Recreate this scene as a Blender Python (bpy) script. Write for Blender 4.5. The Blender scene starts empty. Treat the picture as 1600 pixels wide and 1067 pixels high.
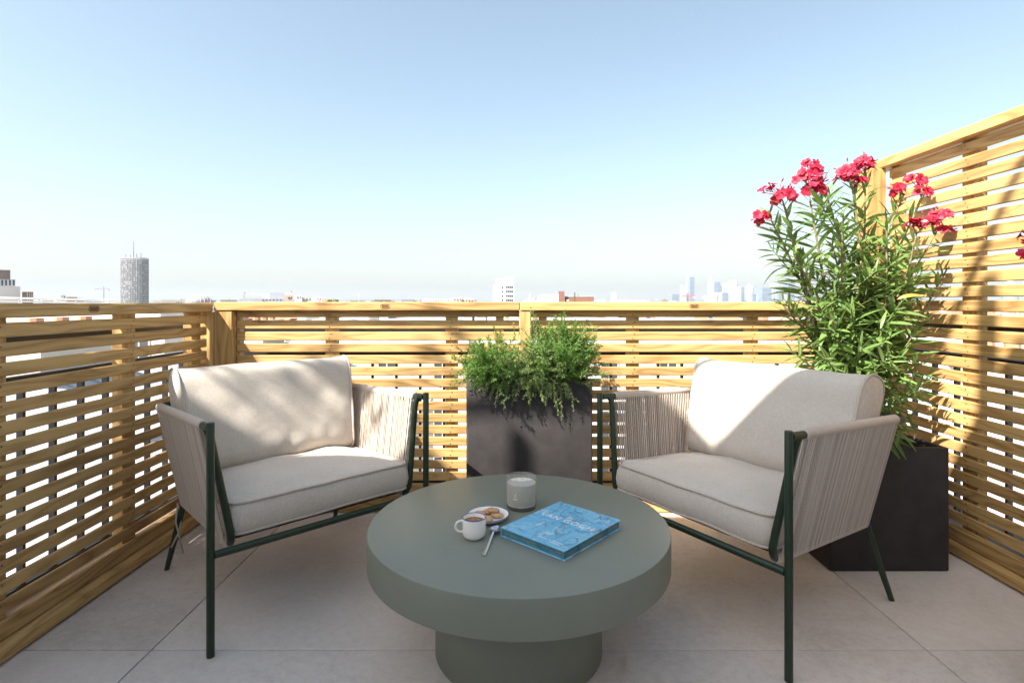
import bpy, bmesh, math, random
from mathutils import Vector, Matrix, noise
R = math.radians
rnd = random.Random(7)

# ------------------------------------------------------------------ camera, sky, sun, exposure
scene = bpy.context.scene
COL = scene.collection
CAM_Z = 1.05
FPX = 860.0                        # focal length in pixels of a 1600 px wide picture
cam_d = bpy.data.cameras.new('camera')
cam = bpy.data.objects.new('camera', cam_d); COL.objects.link(cam)
cam.location = (0, 0, CAM_Z); cam.rotation_euler = (R(90), 0, 0)
cam_d.sensor_width = 36; cam_d.lens = FPX/1600*36
cam_d.shift_y = -(533.5-472)/1600
cam_d.clip_start = 0.02; cam_d.clip_end = 60000
scene.camera = cam

SUN = Vector((1, .82, -1.46)).normalized()      # direction the light travels
SUN_EL = math.asin(-SUN.z)
world = bpy.data.worlds.new('World'); scene.world = world
world.use_nodes = True
wn = world.node_tree; wn.nodes.clear()
wo = wn.nodes.new('ShaderNodeOutputWorld'); wb = wn.nodes.new('ShaderNodeBackground')
sky = wn.nodes.new('ShaderNodeTexSky'); sky.sky_type = 'NISHITA'; sky.sun_disc = False
sky.sun_elevation = SUN_EL; sky.sun_rotation = math.atan2(-SUN.x, -SUN.y)
sky.altitude = 60; sky.air_density = 1.0; sky.dust_density = 2.1; sky.ozone_density = 0.6
wb.inputs['Strength'].default_value = 0.0675
hs = wn.nodes.new('ShaderNodeHueSaturation'); hs.inputs['Saturation'].default_value = .84; hs.inputs['Hue'].default_value = .482
wn.links.new(sky.outputs[0], hs.inputs['Color']); wn.links.new(hs.outputs[0], wb.inputs['Color']); wn.links.new(wb.outputs[0], wo.inputs['Surface'])

sd = bpy.data.lights.new('sun', 'SUN'); sun = bpy.data.objects.new('sun', sd); COL.objects.link(sun)
sd.energy = 4.5; sd.angle = R(0.53); sd.color = (1.0, .94, .85)
sun.location = (-8, -6, 14)
sun.rotation_euler = SUN.to_track_quat('-Z', 'Y').to_euler()

vs = scene.view_settings
scene.display_settings.display_device = 'sRGB'
vs.view_transform = 'Standard'; vs.look = 'None'; vs.gamma = 1; vs.use_curve_mapping = False
vs.exposure = 1.98
scene.render.engine = 'CYCLES'
cy = scene.cycles
cy.use_denoising = True
cy.max_bounces = 10; cy.diffuse_bounces = 5; cy.glossy_bounces = 4; cy.transmission_bounces = 8
cy.transparent_max_bounces = 12; cy.volume_bounces = 1
cy.sample_clamp_indirect = 6

# ------------------------------------------------------------------ helpers
def P(px, py, Y):
    """world point at depth Y seen at a picture position (1600 px wide)"""
    return Vector(((px-800)/FPX*Y, Y, CAM_Z-(py-472)/FPX*Y))

class MB:
    def __init__(s): s.v=[]; s.f=[]; s.m=[]
    def add(s, vs, fs, m=0):
        o=len(s.v); s.v += [tuple(p) for p in vs]
        s.f += [tuple(i+o for i in f) for f in fs]; s.m += [m]*len(fs)
    def box(s, x0,x1,y0,y1,z0,z1, m=0):
        s.add([(x0,y0,z0),(x1,y0,z0),(x1,y1,z0),(x0,y1,z0),(x0,y0,z1),(x1,y0,z1),(x1,y1,z1),(x0,y1,z1)],
              [(0,3,2,1),(4,5,6,7),(0,1,5,4),(1,2,6,5),(2,3,7,6),(3,0,4,7)], m)
    def cbox(s, x0,x1,y0,y1,z0,z1, c=.003, m=0):
        ctr=((x0+x1)/2,(y0+y1)/2,(z0+z1)/2); h=((x1-x0)/2,(y1-y0)/2,(z1-z0)/2)
        idx={}; vs=[]
        S=[(a,b,d) for a in(-1,1) for b in(-1,1) for d in(-1,1)]
        for sg in S:
            for k in range(3):
                idx[sg,k]=len(vs)
                vs.append(tuple(ctr[a]+sg[a]*(h[a] if a==k else h[a]-c) for a in range(3)))
        fs=[]
        def face(ids):
            a,b,d=[Vector(vs[i]) for i in ids[:3]]
            n=(b-a).cross(d-b); mid=sum((Vector(vs[i]) for i in ids),Vector())/len(ids)-Vector(ctr)
            fs.append(tuple(ids) if n.dot(mid)>=0 else tuple(reversed(ids)))
        for k in range(3):
            a,b=[i for i in range(3) if i!=k]
            for sk in(-1,1):
                q=[]
                for sa,sb in((-1,-1),(1,-1),(1,1),(-1,1)):
                    sg=[0,0,0]; sg[k]=sk; sg[a]=sa; sg[b]=sb; q.append(idx[tuple(sg),k])
                face(q)
            for sa in(-1,1):
                for sb in(-1,1):
                    g0=[0,0,0]; g0[a]=sa; g0[b]=sb; g1=list(g0); g0[k]=-1; g1[k]=1
                    g0=tuple(g0); g1=tuple(g1)
                    face([idx[g0,a],idx[g1,a],idx[g1,b],idx[g0,b]])
        for sg in S: face([idx[sg,0],idx[sg,1],idx[sg,2]])
        s.add(vs,fs,m)
    def tube(s, path, r, n=10, m=0, caps=True, closed=False):
        path=[Vector(p) for p in path]; L=len(path)
        rs=r if isinstance(r,(list,tuple)) else [r]*L
        vs=[]; prev=None
        for i,p in enumerate(path):
            if closed: t=(path[(i+1)%L]-path[i-1])
            else: t=path[min(i+1,L-1)]-path[max(i-1,0)]
            t.normalize()
            if prev is None:
                u=t.orthogonal().normalized()
            else:
                u=prev-t*prev.dot(t)
                u=u.normalized() if u.length>1e-6 else t.orthogonal().normalized()
            prev=u; w=t.cross(u)
            for k in range(n):
                a=2*math.pi*k/n
                vs.append(p+(u*math.cos(a)+w*math.sin(a))*rs[i])
        fs=[]
        for i in range(L if closed else L-1):
            j=(i+1)%L
            for k in range(n):
                k2=(k+1)%n
                fs.append((i*n+k,i*n+k2,j*n+k2,j*n+k))
        if caps and not closed:
            fs.append(tuple(range(n-1,-1,-1))); fs.append(tuple((L-1)*n+k for k in range(n)))
        s.add(vs,fs,m)
    def lathe(s, prof, n=48, m=0, ctr=(0,0), cap0=True, cap1=True):
        vs=[(ctr[0]+r*math.cos(2*math.pi*k/n),ctr[1]+r*math.sin(2*math.pi*k/n),z) for r,z in prof for k in range(n)]
        fs=[]
        for i in range(len(prof)-1):
            for k in range(n):
                k2=(k+1)%n; fs.append((i*n+k,i*n+k2,(i+1)*n+k2,(i+1)*n+k))
        if cap0: fs.append(tuple(range(n-1,-1,-1)))
        if cap1: fs.append(tuple((len(prof)-1)*n+k for k in range(n)))
        s.add(vs,fs,m)
    def loops(s, rings, m=0, cap=True):
        n=len(rings[0]); vs=[p for r in rings for p in r]; fs=[]
        for i in range(len(rings)-1):
            for k in range(n):
                k2=(k+1)%n; fs.append((i*n+k,i*n+k2,(i+1)*n+k2,(i+1)*n+k))
        if cap:
            fs.append(tuple(range(n-1,-1,-1))); fs.append(tuple((len(rings)-1)*n+k for k in range(n)))
        s.add(vs,fs,m)
    def mesh(s, name, mats, smooth=None, recalc=True):
        me=bpy.data.meshes.new(name); me.from_pydata(s.v,[],s.f)
        mats=mats if isinstance(mats,(list,tuple)) else [mats]
        for mt in mats: me.materials.append(mt)
        if len(mats)>1: me.polygons.foreach_set('material_index', s.m)
        if recalc and len(s.f)<60000:
            bm=bmesh.new(); bm.from_mesh(me); bmesh.ops.recalc_face_normals(bm,faces=bm.faces); bm.to_mesh(me); bm.free()
        if smooth is not None:
            me.polygons.foreach_set('use_smooth',[True]*len(me.polygons))
            if smooth<180: me.set_sharp_from_angle(angle=R(smooth))
        me.update(); return me
    def build(s, name, mats, parent=None, smooth=None, loc=None, recalc=True):
        return link(name, s.mesh(name,mats,smooth,recalc), parent, loc)

def link(name, me, parent=None, loc=None, rot=None):
    o=bpy.data.objects.new(name, me); COL.objects.link(o)
    if parent is not None: o.parent=parent
    if loc is not None: o.location=loc
    if rot is not None: o.rotation_euler=rot
    return o
def tag(o, label=None, cat=None, group=None, kind=None):
    if label: o['label']=label
    if cat: o['category']=cat
    if group: o['group']=group
    if kind: o['kind']=kind
    return o
def thing(name, label, cat, loc=(0,0,0), rotz=0, group=None):
    o=bpy.data.objects.new(name,None); COL.objects.link(o); o.empty_display_size=.1
    o.location=loc; o.rotation_euler=(0,0,rotz)
    return tag(o,label,cat,group)
def copy_tree(o, parent=None):
    c=o.copy(); COL.objects.link(c)
    if parent is not None: c.parent=parent
    for ch in list(o.children): copy_tree(ch,c)
    return c

# ------------------------------------------------------------------ materials
class NT:
    def __init__(s, name):
        s.mat=bpy.data.materials.new(name); s.mat.use_nodes=True
        s.t=s.mat.node_tree; s.b=s.t.nodes['Principled BSDF']; s.out=s.t.nodes['Material Output']
    def n(s, typ, **kw):
        nd=s.t.nodes.new(typ)
        for k,v in kw.items(): setattr(nd,k,v)
        return nd
    def l(s,a,b): s.t.links.new(a,b)
    def coord(s, which='Object'): return s.n('ShaderNodeTexCoord').outputs[which]
    def mapping(s, vec, scale=(1,1,1), rot=(0,0,0)):
        m=s.n('ShaderNodeMapping'); m.inputs['Scale'].default_value=scale; m.inputs['Rotation'].default_value=rot
        s.l(vec,m.inputs['Vector']); return m.outputs[0]
    def noise(s, vec, scale=5, detail=4, rough=.55, dist=0):
        q=s.n('ShaderNodeTexNoise'); q.inputs['Scale'].default_value=scale; q.inputs['Detail'].default_value=detail
        q.inputs['Roughness'].default_value=rough; q.inputs['Distortion'].default_value=dist
        if vec is not None: s.l(vec,q.inputs['Vector'])
        return q.outputs['Fac']
    def math(s, op, a, b=None, c=None):
        q=s.n('ShaderNodeMath', operation=op)
        for i,x in enumerate((a,b,c)):
            if x is None: continue
            if isinstance(x,(int,float)): q.inputs[i].default_value=x
            else: s.l(x,q.inputs[i])
        return q.outputs[0]
    def ramp(s, fac, stops):
        q=s.n('ShaderNodeValToRGB'); e=q.color_ramp.elements
        while len(e)<len(stops): e.new(.5)
        for i,(p,c) in enumerate(stops):
            e[i].position=p; e[i].color=(*c,1) if len(c)==3 else c
        s.l(fac,q.inputs[0]); return q.outputs[0]
    def mix(s, fac, a, b, blend='MIX'):
        q=s.n('ShaderNodeMix', data_type='RGBA', blend_type=blend)
        for nm,x in ((0,fac),(6,a),(7,b)):
            if isinstance(x,(int,float)): q.inputs[nm].default_value=x
            elif isinstance(x,tuple): q.inputs[nm].default_value=(*x,1) if len(x)==3 else x
            else: s.l(x,q.inputs[nm])
        return q.outputs[2]
    def color(s,c):
        if isinstance(c,tuple): s.b.inputs['Base Color'].default_value=(*c,1)
        else: s.l(c,s.b.inputs['Base Color'])
    def rough(s,r):
        if isinstance(r,(int,float)): s.b.inputs['Roughness'].default_value=r
        else: s.l(r,s.b.inputs['Roughness'])
    def bump(s, h, strength=.3, dist=.002):
        q=s.n('ShaderNodeBump'); q.inputs['Strength'].default_value=strength; q.inputs['Distance'].default_value=dist
        s.l(h,q.inputs['Height']); s.l(q.outputs[0],s.b.inputs['Normal'])
    def rand(s): return s.n('ShaderNodeObjectInfo').outputs['Random']

def mat_simple(name, col, rough=.6, var=.12, scale=8, metallic=0, bump=0, bscale=200, spec=.5):
    t=NT(name); c=t.coord()
    f=t.noise(c,scale,4)
    lo=tuple(x*(1-var) for x in col); hi=tuple(min(1,x*(1+var)) for x in col)
    t.color(t.ramp(f,[(.3,lo),(.7,hi)])); t.rough(rough); t.b.inputs['Metallic'].default_value=metallic
    t.b.inputs['Specular IOR Level'].default_value=spec
    if bump: t.bump(t.noise(c,bscale,3),bump,.002)
    return t.mat

def mat_wood(name, light, dark, along=(1,0,0)):
    t=NT(name)
    oi=t.n('ShaderNodeObjectInfo')
    rv=t.n('ShaderNodeCombineXYZ')
    t.l(t.math('MULTIPLY',oi.outputs['Random'],37.0),rv.inputs[0])
    t.l(t.math('MULTIPLY',oi.outputs['Random'],91.0),rv.inputs[1])
    t.l(t.math('MULTIPLY',oi.outputs['Random'],53.0),rv.inputs[2])
    va=t.n('ShaderNodeVectorMath', operation='ADD'); t.l(t.coord(),va.inputs[0]); t.l(rv.outputs[0],va.inputs[1])
    stretch=tuple(1.0 if a else 9.0 for a in along)
    fine=tuple(6.0 if a else 260.0 for a in along)
    big=t.noise(t.mapping(va.outputs[0],stretch),1.25,2.5,.45,.25)
    ring=t.math('PINGPONG',t.math('MULTIPLY',big,17.0),1.0)
    ring=t.math('POWER',ring,1.8)
    fib=t.noise(t.mapping(va.outputs[0],fine),1.0,3,.6)
    tone=t.noise(t.mapping(va.outputs[0],tuple(.5 if a else 3.0 for a in along)),1.0,2)
    vor=t.n('ShaderNodeTexVoronoi'); vor.inputs['Scale'].default_value=1.0
    t.l(t.mapping(va.outputs[0],tuple(2.2 if a else 9.0 for a in along)),vor.inputs['Vector'])
    knot=t.n('ShaderNodeMapRange'); knot.inputs[1].default_value=.05; knot.inputs[2].default_value=.13
    knot.inputs[3].default_value=1; knot.inputs[4].default_value=0
    t.l(vor.outputs['Distance'],knot.inputs[0])
    f=t.math('ADD',t.math('MULTIPLY',ring,.62),t.math('MULTIPLY',fib,.34))
    f=t.math('ADD',f,t.math('MULTIPLY',t.math('SUBTRACT',tone,.5),.55))
    f=t.math('ADD',f,t.math('MULTIPLY',knot.outputs[0],.55))
    f=t.math('ADD',f,t.math('MULTIPLY',t.math('SUBTRACT',oi.outputs['Random'],.5),.50))
    mid=tuple((a*.55+b*.45) for a,b in zip(light,dark))
    t.color(t.ramp(f,[(.08,light),(.50,mid),(1.0,dark)]))
    t.rough(.62); t.b.inputs['Specular IOR Level'].default_value=.35
    t.bump(t.math('ADD',fib,t.math('MULTIPLY',ring,.3)),.28,.0015)
    return t.mat

M={}
M['wood']=mat_wood('planed_pine',(.56,.365,.145),(.29,.160,.054))
M['wood_up']=mat_wood('planed_pine_upright',(.535,.35,.137),(.29,.155,.054),along=(0,0,1))

def mat_fabric(name, c1, c2, scale=1.0):
    t=NT(name); c=t.coord()
    a=t.noise(t.mapping(c,(60*scale,900*scale,900*scale)),1,2)
    b=t.noise(t.mapping(c,(900*scale,60*scale,60*scale)),1,2)
    w=t.math('ADD',t.math('MULTIPLY',a,.5),t.math('MULTIPLY',b,.5))
    soft=t.noise(c,7,3)
    f=t.math('ADD',w,t.math('MULTIPLY',t.math('SUBTRACT',soft,.5),.18))
    t.color(t.ramp(f,[(.34,c2),(.66,c1)])); t.rough(.92)
    t.b.inputs['Specular IOR Level'].default_value=.2
    t.b.inputs['Sheen Weight'].default_value=.25; t.b.inputs['Sheen Roughness'].default_value=.5
    fold=t.noise(c,11,4,.5,.6)
    t.bump(t.math('ADD',t.math('MULTIPLY',w,.25),t.math('MULTIPLY',fold,1.2)),.30,.004)
    return t.mat
M['linen']=mat_fabric('cushion_linen',(.60,.54,.465),(.44,.39,.33))
M['piping']=mat_fabric('cushion_piping',(.56,.48,.41),(.40,.335,.28))
def mat_rope():
    t=NT('taupe_rope'); i=t.n('ShaderNodeNewGeometry').outputs['Random Per Island']
    f=t.math('ADD',t.math('MULTIPLY',i,.75),t.math('MULTIPLY',t.noise(t.coord(),30,3),.25))
    t.color(t.ramp(f,[(.1,(.40,.335,.275)),(.5,(.49,.42,.355)),(.9,(.61,.54,.465))])); t.rough(.85); t.b.inputs['Specular IOR Level'].default_value=.2
    return t.mat
M['rope']=mat_rope()
M['green_metal']=mat_simple('green_powder_coat',(.011,.028,.012),.42,.12,30,bump=.06,bscale=1500)
M['black_metal']=mat_simple('black_painted_steel',(.018,.017,.018),.45,.2,20)

def mat_table():
    t=NT('olive_lacquer'); c=t.coord()
    a=t.noise(c,3.0,5,.6); b=t.noise(c,60,4)
    base=t.ramp(a,[(.3,(.178,.198,.158)),(.7,(.208,.226,.182))])
    v=t.n('ShaderNodeTexVoronoi'); v.inputs['Scale'].default_value=42; t.l(c,v.inputs['Vector'])
    keep=t.math('GREATER_THAN',t.noise(c,13,1),.60)
    sp=t.math('MULTIPLY',t.math('LESS_THAN',v.outputs['Distance'],.045),keep)
    smear=t.n('ShaderNodeMapRange'); smear.inputs[1].default_value=.62; smear.inputs[2].default_value=.75
    t.l(t.noise(c,9,5,.6,.8),smear.inputs[0])
    col=t.mix(t.math('MULTIPLY',smear.outputs[0],.18),base,(.26,.27,.22))
    t.color(t.mix(sp,col,(.42,.43,.38)))
    t.rough(t.math('ADD',t.math('MULTIPLY',a,.14),.40))
    t.b.inputs['Specular IOR Level'].default_value=.6
    t.bump(b,.06,.001)
    return t.mat
M['table']=mat_table()

def mat_tile():
    t=NT('stone_tile'); g=t.n('ShaderNodeNewGeometry').outputs['Position']
    rn=t.rand()
    a=t.noise(g,3.2,6,.62,.3); b=t.noise(g,38,5,.7); c=t.noise(g,220,3)
    f=t.math('ADD',t.math('MULTIPLY',a,.45),t.math('ADD',t.math('MULTIPLY',b,.4),t.math('MULTIPLY',c,.22)))
    f=t.math('ADD',f,t.math('MULTIPLY',t.math('SUBTRACT',rn,.5),.10))
    col=t.ramp(f,[(.34,(.47,.43,.395)),(.52,(.635,.59,.55)),(.70,(.73,.69,.65))])
    pale=t.math('GREATER_THAN',t.noise(g,95,2,.5),.70)
    dk=t.math('GREATER_THAN',t.noise(g,130,2,.5),.69)
    col=t.mix(t.math('MULTIPLY',dk,.28),col,(.36,.34,.32))
    col=t.mix(t.math('MULTIPLY',pale,.6),col,(.76,.74,.71))
    st=t.n('ShaderNodeMapRange'); st.inputs[1].default_value=.66; st.inputs[2].default_value=.78
    t.l(t.noise(t.mapping(g,(1.6,.8,1),(0,0,.6)),2.3,6,.65,1.0),st.inputs[0])
    col=t.mix(t.math('MULTIPLY',st.outputs[0],.5),col,(.36,.28,.19))
    t.color(col); t.rough(t.math('ADD',t.math('MULTIPLY',b,.25),.36))
    t.bump(t.math('ADD',b,t.math('MULTIPLY',c,.5)),.12,.0015)
    return t.mat
M['tile']=mat_tile()
M['grout']=mat_simple('brown_grout',(.13,.085,.055),.9,.2,20)
M['planter']=mat_simple('anthracite_fibre_clay',(.036,.0315,.031),.72,.18,14,bump=.35,bscale=260,spec=.4)
M['soil']=mat_simple('potting_soil',(.045,.030,.020),.95,.5,60,bump=1,bscale=90)
M['blocker_grey']=mat_simple('grey_render',(.16,.155,.145),.85,.05,3,bump=.2,bscale=120)  # for the unseen wall added behind the camera
M['door_glass']=mat_simple('dark_door_glass',(.03,.032,.035),.08,.1,3)
M['white_plaster']=mat_simple('white_render',(.74,.71,.66),.85,.05,3,bump=.2,bscale=120)

def mat_leaf(name, c1, c2, back, gloss=.42, transl=.3):
    t=NT(name)
    g=t.n('ShaderNodeNewGeometry')
    f=t.noise(g.outputs['Position'],14,3)
    rn=t.n('ShaderNodeObjectInfo').outputs['Random']
    isl=t.n('ShaderNodeNewGeometry').outputs['Random Per Island']
    ff=t.math('ADD',t.math('MULTIPLY',f,.4),t.math('MULTIPLY',t.math('ADD',isl,rn),.35))
    col=t.ramp(ff,[(.2,c1),(.8,c2)])
    col=t.mix(t.math('MULTIPLY',g.outputs['Backfacing'],.7),col,back)
    t.color(col); t.rough(gloss); t.b.inputs['Specular IOR Level'].default_value=.45
    tr=t.n('ShaderNodeBsdfTranslucent'); ms=t.n('ShaderNodeMixShader'); ms.inputs[0].default_value=transl
    t.l(t.mix(.5,col,(.20,.34,.03)),tr.inputs['Color'])
    t.l(t.b.outputs[0],ms.inputs[1]); t.l(tr.outputs[0],ms.inputs[2]); t.l(ms.outputs[0],t.out.inputs['Surface'])
    return t.mat
M['oleander_leaf']=mat_leaf('oleander_leaf',(.075,.150,.040),(.185,.285,.075),(.19,.26,.10))
M['yellow_leaf']=mat_leaf('yellowing_leaf',(.50,.27,.06),(.58,.36,.09),(.55,.33,.09))
M['herb_a']=mat_leaf('tarragon_leaf',(.075,.175,.030),(.20,.34,.065),(.10,.20,.05),.5,.35)
M['herb_b']=mat_leaf('rosemary_leaf',(.16,.26,.075),(.33,.42,.15),(.17,.22,.10),.55,.3)
M['bark']=mat_simple('grey_brown_stem',(.20,.15,.085),.8,.25,30)
M['green_stem']=mat_simple('green_stem',(.12,.17,.05),.6,.25,20)
def mat_petal(name,c1,c2):
    t=NT(name); isl=t.n('ShaderNodeNewGeometry').outputs['Random Per Island']
    col=t.ramp(t.math('MULTIPLY',t.math('ADD',isl,t.rand()),.5),[(.2,c1),(.8,c2)])
    t.color(col); t.rough(.6)
    tr=t.n('ShaderNodeBsdfTranslucent'); ms=t.n('ShaderNodeMixShader'); ms.inputs[0].default_value=.35
    t.l(col,tr.inputs['Color'])
    t.l(t.b.outputs[0],ms.inputs[1]); t.l(tr.outputs[0],ms.inputs[2]); t.l(ms.outputs[0],t.out.inputs['Surface'])
    return t.mat
M['petal']=mat_petal('pink_petal',(.36,.006,.028),(.52,.018,.066))
M['bud']=mat_simple('dark_pink_bud',(.28,.02,.06),.6,.3,30)

# ------------------------------------------------------------------ ground, haze, far setting
GZ=-23.0
def mat_ground():
    t=NT('city_ground'); g=t.n('ShaderNodeNewGeometry').outputs['Position']
    v=t.n('ShaderNodeTexVoronoi'); v.inputs['Scale'].default_value=.035; t.l(g,v.inputs['Vector'])
    cell=t.n('ShaderNodeSeparateColor'); t.l(v.outputs['Color'],cell.inputs[0])
    col=t.ramp(cell.outputs[0],[(0,(.30,.28,.25)),(.35,(.42,.40,.36)),(.6,(.26,.27,.28)),(.8,(.34,.20,.13)),(1,(.10,.13,.07))])
    t.color(t.mix(t.noise(g,.2,4),col,(.33,.32,.30))); t.rough(.9)
    return t.mat
g=MB(); E=20000
g.add([(-E,-E,GZ),(E,-E,GZ),(E,E,GZ),(-E,E,GZ)],[(0,1,2,3)])
tag(g.build('ground',mat_ground()),kind='structure')

hz=MB(); hz.box(-21000,21000,-21000,21000,GZ-1,330)
hm=bpy.data.materials.new('haze_air'); hm.use_nodes=True; ht=hm.node_tree; ht.nodes.clear()
ho=ht.nodes.new('ShaderNodeOutputMaterial'); hv=ht.nodes.new('ShaderNodeVolumePrincipled')
hv.inputs['Color'].default_value=(.38,.42,.455,1); hv.inputs['Density'].default_value=1.3e-4; hv.inputs['Anisotropy'].default_value=.1
ht.links.new(hv.outputs[0],ho.inputs['Volume'])
tag(hz.build('haze',hm),kind='stuff')

# hills on the horizon
hl=MB(); n=160; vs=[]; fs=[]
for i in range(n+1):
    x=-9000+18000*i/n
    h=18+55*max(0,noise.noise(Vector((x*.0006,3.1,0)))+.15)+14*noise.noise(Vector((x*.003,8,0)))
    vs += [(x,9000,GZ-.5),(x,9600,max(GZ+4,h)),(x,11000,GZ-.5)]
for i in range(n):
    for k in range(2): fs.append((i*3+k,(i+1)*3+k,(i+1)*3+k+1,i*3+k+1))
hl.add(vs,fs); tag(hl.build('hills',mat_simple('wooded_hill',(.07,.09,.05),.95,.4,.01),smooth=180),kind='structure')

# ------------------------------------------------------------------ city
M['stone']=mat_simple('cream_stone',(.45,.40,.33),.85,.12,.6)
M['stone2']=mat_simple('pale_plaster',(.50,.47,.42),.85,.10,.5)
M['stone3']=mat_simple('rose_plaster',(.50,.36,.30),.85,.10,.5)
M['white_wall']=mat_simple('white_facade',(.56,.55,.52),.8,.08,.3)
M['rib_grey']=mat_simple('grey_concrete_ribs',(.19,.195,.205),.7,.1,.05)
M['grey_wall']=mat_simple('grey_facade',(.36,.38,.41),.7,.08,.3)
M['brown_wall']=mat_simple('brown_cladding',(.16,.12,.10),.7,.15,.5)
M['brick']=mat_simple('red_brick',(.19,.088,.062),.85,.15,1.5)
M['glass_dark']=mat_simple('window_glass',(.05,.06,.075),.15,.3,.8)
M['zinc']=mat_simple('zinc_sheet',(.43,.46,.50),.5,.10,.7)
M['zinc_pale']=mat_simple('pale_zinc_sheet',(.42,.44,.47),.5,.10,.7)
M['chimney']=mat_simple('chimney_pots',(.40,.20,.12),.8,.25,2)
def mat_rooftile():
    t=NT('clay_roof_tile'); g=t.coord()
    w=t.n('ShaderNodeTexWave'); w.inputs['Scale'].default_value=2.2; t.l(g,w.inputs['Vector'])
    f=t.math('ADD',t.math('MULTIPLY',t.noise(g,1.2,5),.7),t.math('MULTIPLY',w.outputs[1],.3))
    t.color(t.ramp(f,[(.3,(.30,.12,.065)),(.7,(.47,.21,.11))])); t.rough(.85); return t.mat
M['rooftile']=mat_rooftile()
M['tower_blue']=mat_simple('blue_glass_tower',(.16,.23,.33),.3,.15,.02)
M['tower_pale']=mat_simple('pale_glass_tower',(.45,.50,.54),.4,.1,.02)
M['tower_white']=mat_simple('white_tower_cladding',(.52,.53,.54),.6,.06,.02)
M['copper']=mat_simple('green_copper',(.20,.34,.26),.7,.15,.3)
M['red_steel']=mat_simple('red_crane_steel',(.55,.05,.04),.6,.1,1)
M['white_steel']=mat_simple('white_steel',(.70,.70,.69),.5,.08,1)

def mansard(mb, w, d, z0, h, inset, m):
    mb.add([(-w/2,-d/2,z0),(w/2,-d/2,z0),(w/2,d/2,z0),(-w/2,d/2,z0),
            (-w/2+inset,-d/2+inset,z0+h),(w/2-inset,-d/2+inset,z0+h),(w/2-inset,d/2-inset,z0+h),(-w/2+inset,d/2-inset,z0+h)],
           [(0,1,5,4),(1,2,6,5),(2,3,7,6),(3,0,4,7),(4,5,6,7)],m)
def gable(mb, w, d, z0, h, m, wall):
    mb.add([(-w/2-.3,-d/2-.3,z0),(w/2+.3,-d/2-.3,z0),(w/2+.3,d/2+.3,z0),(-w/2-.3,d/2+.3,z0),(-w/2-.3,0,z0+h),(w/2+.3,0,z0+h)],
           [(0,1,5,4),(2,3,4,5),(0,3,2,1)],m)
    mb.add([(-w/2,-d/2,z0),(-w/2,d/2,z0),(-w/2,0,z0+h*.96),(w/2,-d/2,z0),(w/2,d/2,z0),(w/2,0,z0+h*.96)],[(0,2,1),(3,4,5)],wall)

# one window mesh: frame, two panes, a sill
wm=MB(); wm.box(-.62,-.52,-.05,.0,-.95,.95,0); wm.box(.52,.62,-.05,0,-.95,.95,0); wm.box(-.52,.52,-.05,0,.85,.95,0)
wm.box(-.72,.72,-.14,0,-1.05,-.95,0); wm.box(-.52,.52,-.012,0,-.95,.85,1); wm.box(-.03,.03,-.035,-.012,-.95,.85,2)
WIN=wm.mesh('window',[M['stone2'],M['glass_dark'],M['white_steel']])
sk=MB(); sk.box(-.45,.45,-.55,.55,0,.08,0); sk.box(-.38,.38,-.48,.48,.08,.09,1)
SKY=sk.mesh('skylight',[M['grey_wall'],M['glass_dark']])

def street_house(px0, px1, Y, eave, roof_h, depth, wall, roof, label, style='mansard', cols=None, winset=True):
    """facade facing us from px0 to px1 at distance Y; eave given as height relative to the eye"""
    x0=(px0-800)/FPX*Y; x1=(px1-800)/FPX*Y; w=x1-x0; cx=(x0+x1)/2; ez=CAM_Z+eave
    t=thing('street_house',label,'building',(cx,Y+depth/2,GZ))
    H=ez-GZ
    b=MB(); b.box(-w/2,w/2,-depth/2,depth/2,0,H); b.box(-w/2+.002,w/2-.002,-depth/2-.35,-depth/2-.002,H-.45,H-.05)
    for k in range(1,6):
        zz=H-.5-k*3.1
        if zz>1: b.box(-w/2+.003,w/2-.003,-depth/2-.12,-depth/2-.002,zz-.18,zz)
    b.build('wall',wall,t)
    r=MB()
    if style=='mansard':
        mansard(r,w,depth,H+.002,roof_h,roof_h*.75,0)
        k=-w/2+roof_h
        while k<w/2-roof_h:
            r.tube([(k,-depth/2+.0,H+.02),(k,-depth/2+roof_h*.75,H+roof_h+.02)],.035,4); k+=.7
    elif style=='gable': gable(r,w,depth,H+.002,roof_h,0,0)
    else:
        r.box(-w/2-.1,w/2+.1,-depth/2-.1,depth/2+.1,H,H+.25)
    rf=r.build('roof',roof,t)
    if style!='flat':
        for k in range(max(1,int(w/5))):
            s=link('skylight',SKY,t,(-w/2+(k+.6)*w/max(1,int(w/5)),-depth/2+roof_h*.40,H+roof_h*.52),
                   (math.atan2(roof_h,(roof_h*.75 if style=='mansard' else depth/2)),0,0))
    for sx in ((-1,1) if style!='flat' else ()):
        c=MB(); c.box(-.3,.3,-1.5,1.5,0,1.6+roof_h*.35,0)
        for q in range(4): c.lathe([(.16,1.6+roof_h*.35),(.13,2.1+roof_h*.35)],8,1,(0,-1.1+q*.73))
        c.build('chimney',[wall,M['chimney']],t,loc=(sx*(w/2-.5),rnd.uniform(-1,2),H))
    if winset:
        nc=cols or max(2,int(w/2.6))
        for fl in range(5):
            for k in range(nc):
                link('window',WIN,t,(-w/2+(k+.5)*w/nc,-depth/2-.003,H-2.0-fl*3.1))
    return t
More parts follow.
